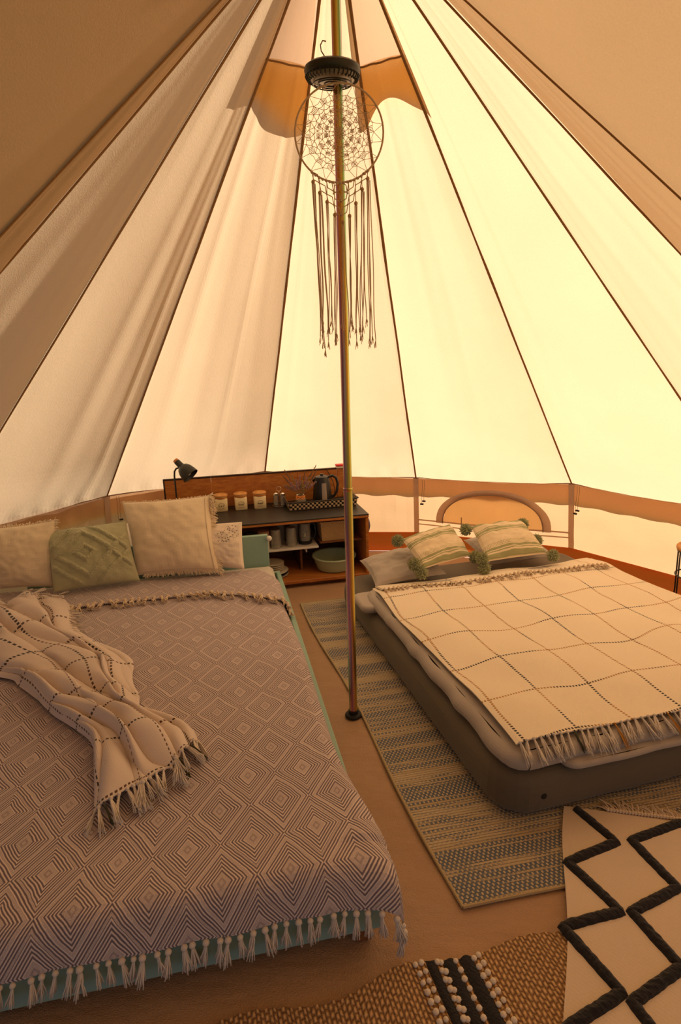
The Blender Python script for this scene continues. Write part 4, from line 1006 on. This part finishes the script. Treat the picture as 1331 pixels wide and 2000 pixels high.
pc = KF(.965, .16, .2775); t = thing('french_press', 'glass coffee press with black base on the right end of the shelf', 'coffee press', pc)
part('base', G().lathe([(.001, 0), (.048, 0), (.049, .018), (.043, .022), (.001, .022)], pc, 26), 'blackpl', t)
part('beaker', G().lathe([(.001, .023), (.040, .023), (.041, .03), (.041, .150), (.043, .154)], pc, 26), 'glass', t)
part('lid', G().lathe([(.043, .152), (.044, .160), (.030, .168), (.006, .170), (.006, .180), (.001, .181)], pc, 24), 'blackpl', t)
part('handle', G().tube([pc+Vector((.040, .0, .145)), pc+Vector((.072, 0, .142)), pc+Vector((.078, 0, .09)), pc+Vector((.070, 0, .04)), pc+Vector((.042, 0, .035))], .006, 8), 'blackpl', t)
part('plunger_rod', G().tube([pc+Vector((0, 0, .06)), pc+Vector((0, 0, .17))], .0025, 6), 'chrome', t)
part('plunger_disc', G().lathe([(.001, .055), (.038, .055), (.038, .062), (.001, .062)], pc, 24), 'chrome', t)
for k, (x, y, mt, lb) in enumerate(((.565, .10, 'dkmetal', 'squat jar with a dark lid just above the mint headboard'), (.660, .105, 'coffee', 'squat glass jar with a dusty-pink lid above the mint headboard corner'))):
    c = KF(x, y, .2775); t = thing('storage_jar', lb, 'jar', c)
    part('body', G().lathe([(.001, 0), (.038, 0), (.040, .01), (.040, .085), (.034, .095)], c, 22), 'ceramicw' if k else 'glass', t)
    part('lid', G().lathe([(.036, .092), (.041, .094), (.042, .128), (.036, .134), (.001, .135)], c, 24), mt, t)
for k in range(7):
    c = KF(.715, .16, .0555+.0135*k+(.004 if k > 2 else 0)); r = .115-(.0 if k < 3 else .030)
    pl = single('plate', ('cream plate in the stack on the cabinet floor, counted %s from the bottom' % ['first', 'second', 'third', 'fourth', 'fifth', 'sixth', 'topmost'][k]), 'plate',
           G().lathe([(.001, 0), (r*.55, 0), (r*.62, .004), (r, .012), (r+.001, .0145), (r*.97, .0145), (r*.6, .0075), (.001, .006)], c, 36), 'ceramicw' if k % 2 == 0 else 'dkmetal' if k == 1 else 'ceramicw', 'plates stacked in the cabinet')
bc = KF(1.180, .18, .0555); Bs = thing('wash_basin', 'round sage-green plastic basin on the cabinet floor', 'basin', bc)
part('bowl', G().lathe([(.001, 0), (.110, 0), (.128, .008), (.145, .055), (.152, .098), (.148, .098), (.140, .055), (.122, .012), (.001, .006)], bc, 44), 'greenpl', Bs)
part('rim', G().lathe([(.150, .092), (.163, .094), (.165, .102), (.160, .108), (.147, .104), (.146, .098)], bc, 44), 'greenpl', Bs)
single('wire_rack_shelf', 'dark shelf board behind the green basin carrying the wicker basket', 'shelf', G().box((1.06, .08, .285), (1.376, .585, .297), KF, .002), 'wood_dark')
wk = frame(KF(1.175, .10, 0).x, KF(1.175, .10, 0).y, 13.5, .2975); Wk = thing('wicker_basket', 'small honey-coloured wicker basket above the green basin', 'basket', wk(0, .08))
for (a, b) in (((-.095, 0), (.095, 0)), ((.095, 0), (.095, .17)), ((.095, .17), (-.095, .17)), ((-.095, .17), (-.095, 0))):
    part('woven_side', G().grid(lambda s, t: wk(lerp(a[0], b[0], s)*(1+.1*t), .085+(lerp(a[1], b[1], s)-.085)*(1+.1*t), .135*t), 16, 8, lambda s, t: (s*.22, t*.14)), 'wicker', Wk, None, .006)
part('base', G().box((-.094, .001, 0), (.094, .169, .006), wk), 'wicker', Wk)
part('rim', G().tube([wk(-.105, -.008, .136), wk(.105, -.008, .136), wk(.105, .178, .136), wk(-.105, .178, .136), wk(-.105, -.008, .136)], .007, 6), 'wicker', Wk)
single('cloth_bag', 'dark blue cloth hanging at the right side of the cabinet', 'cloth', G().grid(lambda s, t: KF(KW+.010+.014*sin(s*6)+.02*sin(pi*t), .10+.16*s, .45-.13*t-.02*abs(s-.5)), 14, 10), 'bluecloth', None, None, .006)
# side table at the right frame edge
st = Vector((2.005, .86, 0)); S = thing('side_table', 'small round wooden-topped table with black metal cage legs at the right edge', 'table', st)
part('tabletop', G().lathe([(.001, .452), (.118, .452), (.122, .457), (.122, .470), (.118, .475), (.001, .475)], st, 40), 'lidwood', S)
for k in range(8):
    a = 2*pi*k/8+pi; part('leg', G().tube([st+Vector((.113*cos(a), .113*sin(a), .452)), st+Vector((.108*cos(a), .108*sin(a), .2)), st+Vector((.113*cos(a), .113*sin(a), .004))], .0045, 8), 'blackpl', S)
for zz in (.006, .30, .445): part('ring', G().tube([st+Vector((.113*cos(2*pi*k/40), .113*sin(2*pi*k/40), zz)) for k in range(41)], .0045, 6, False), 'blackpl', S)
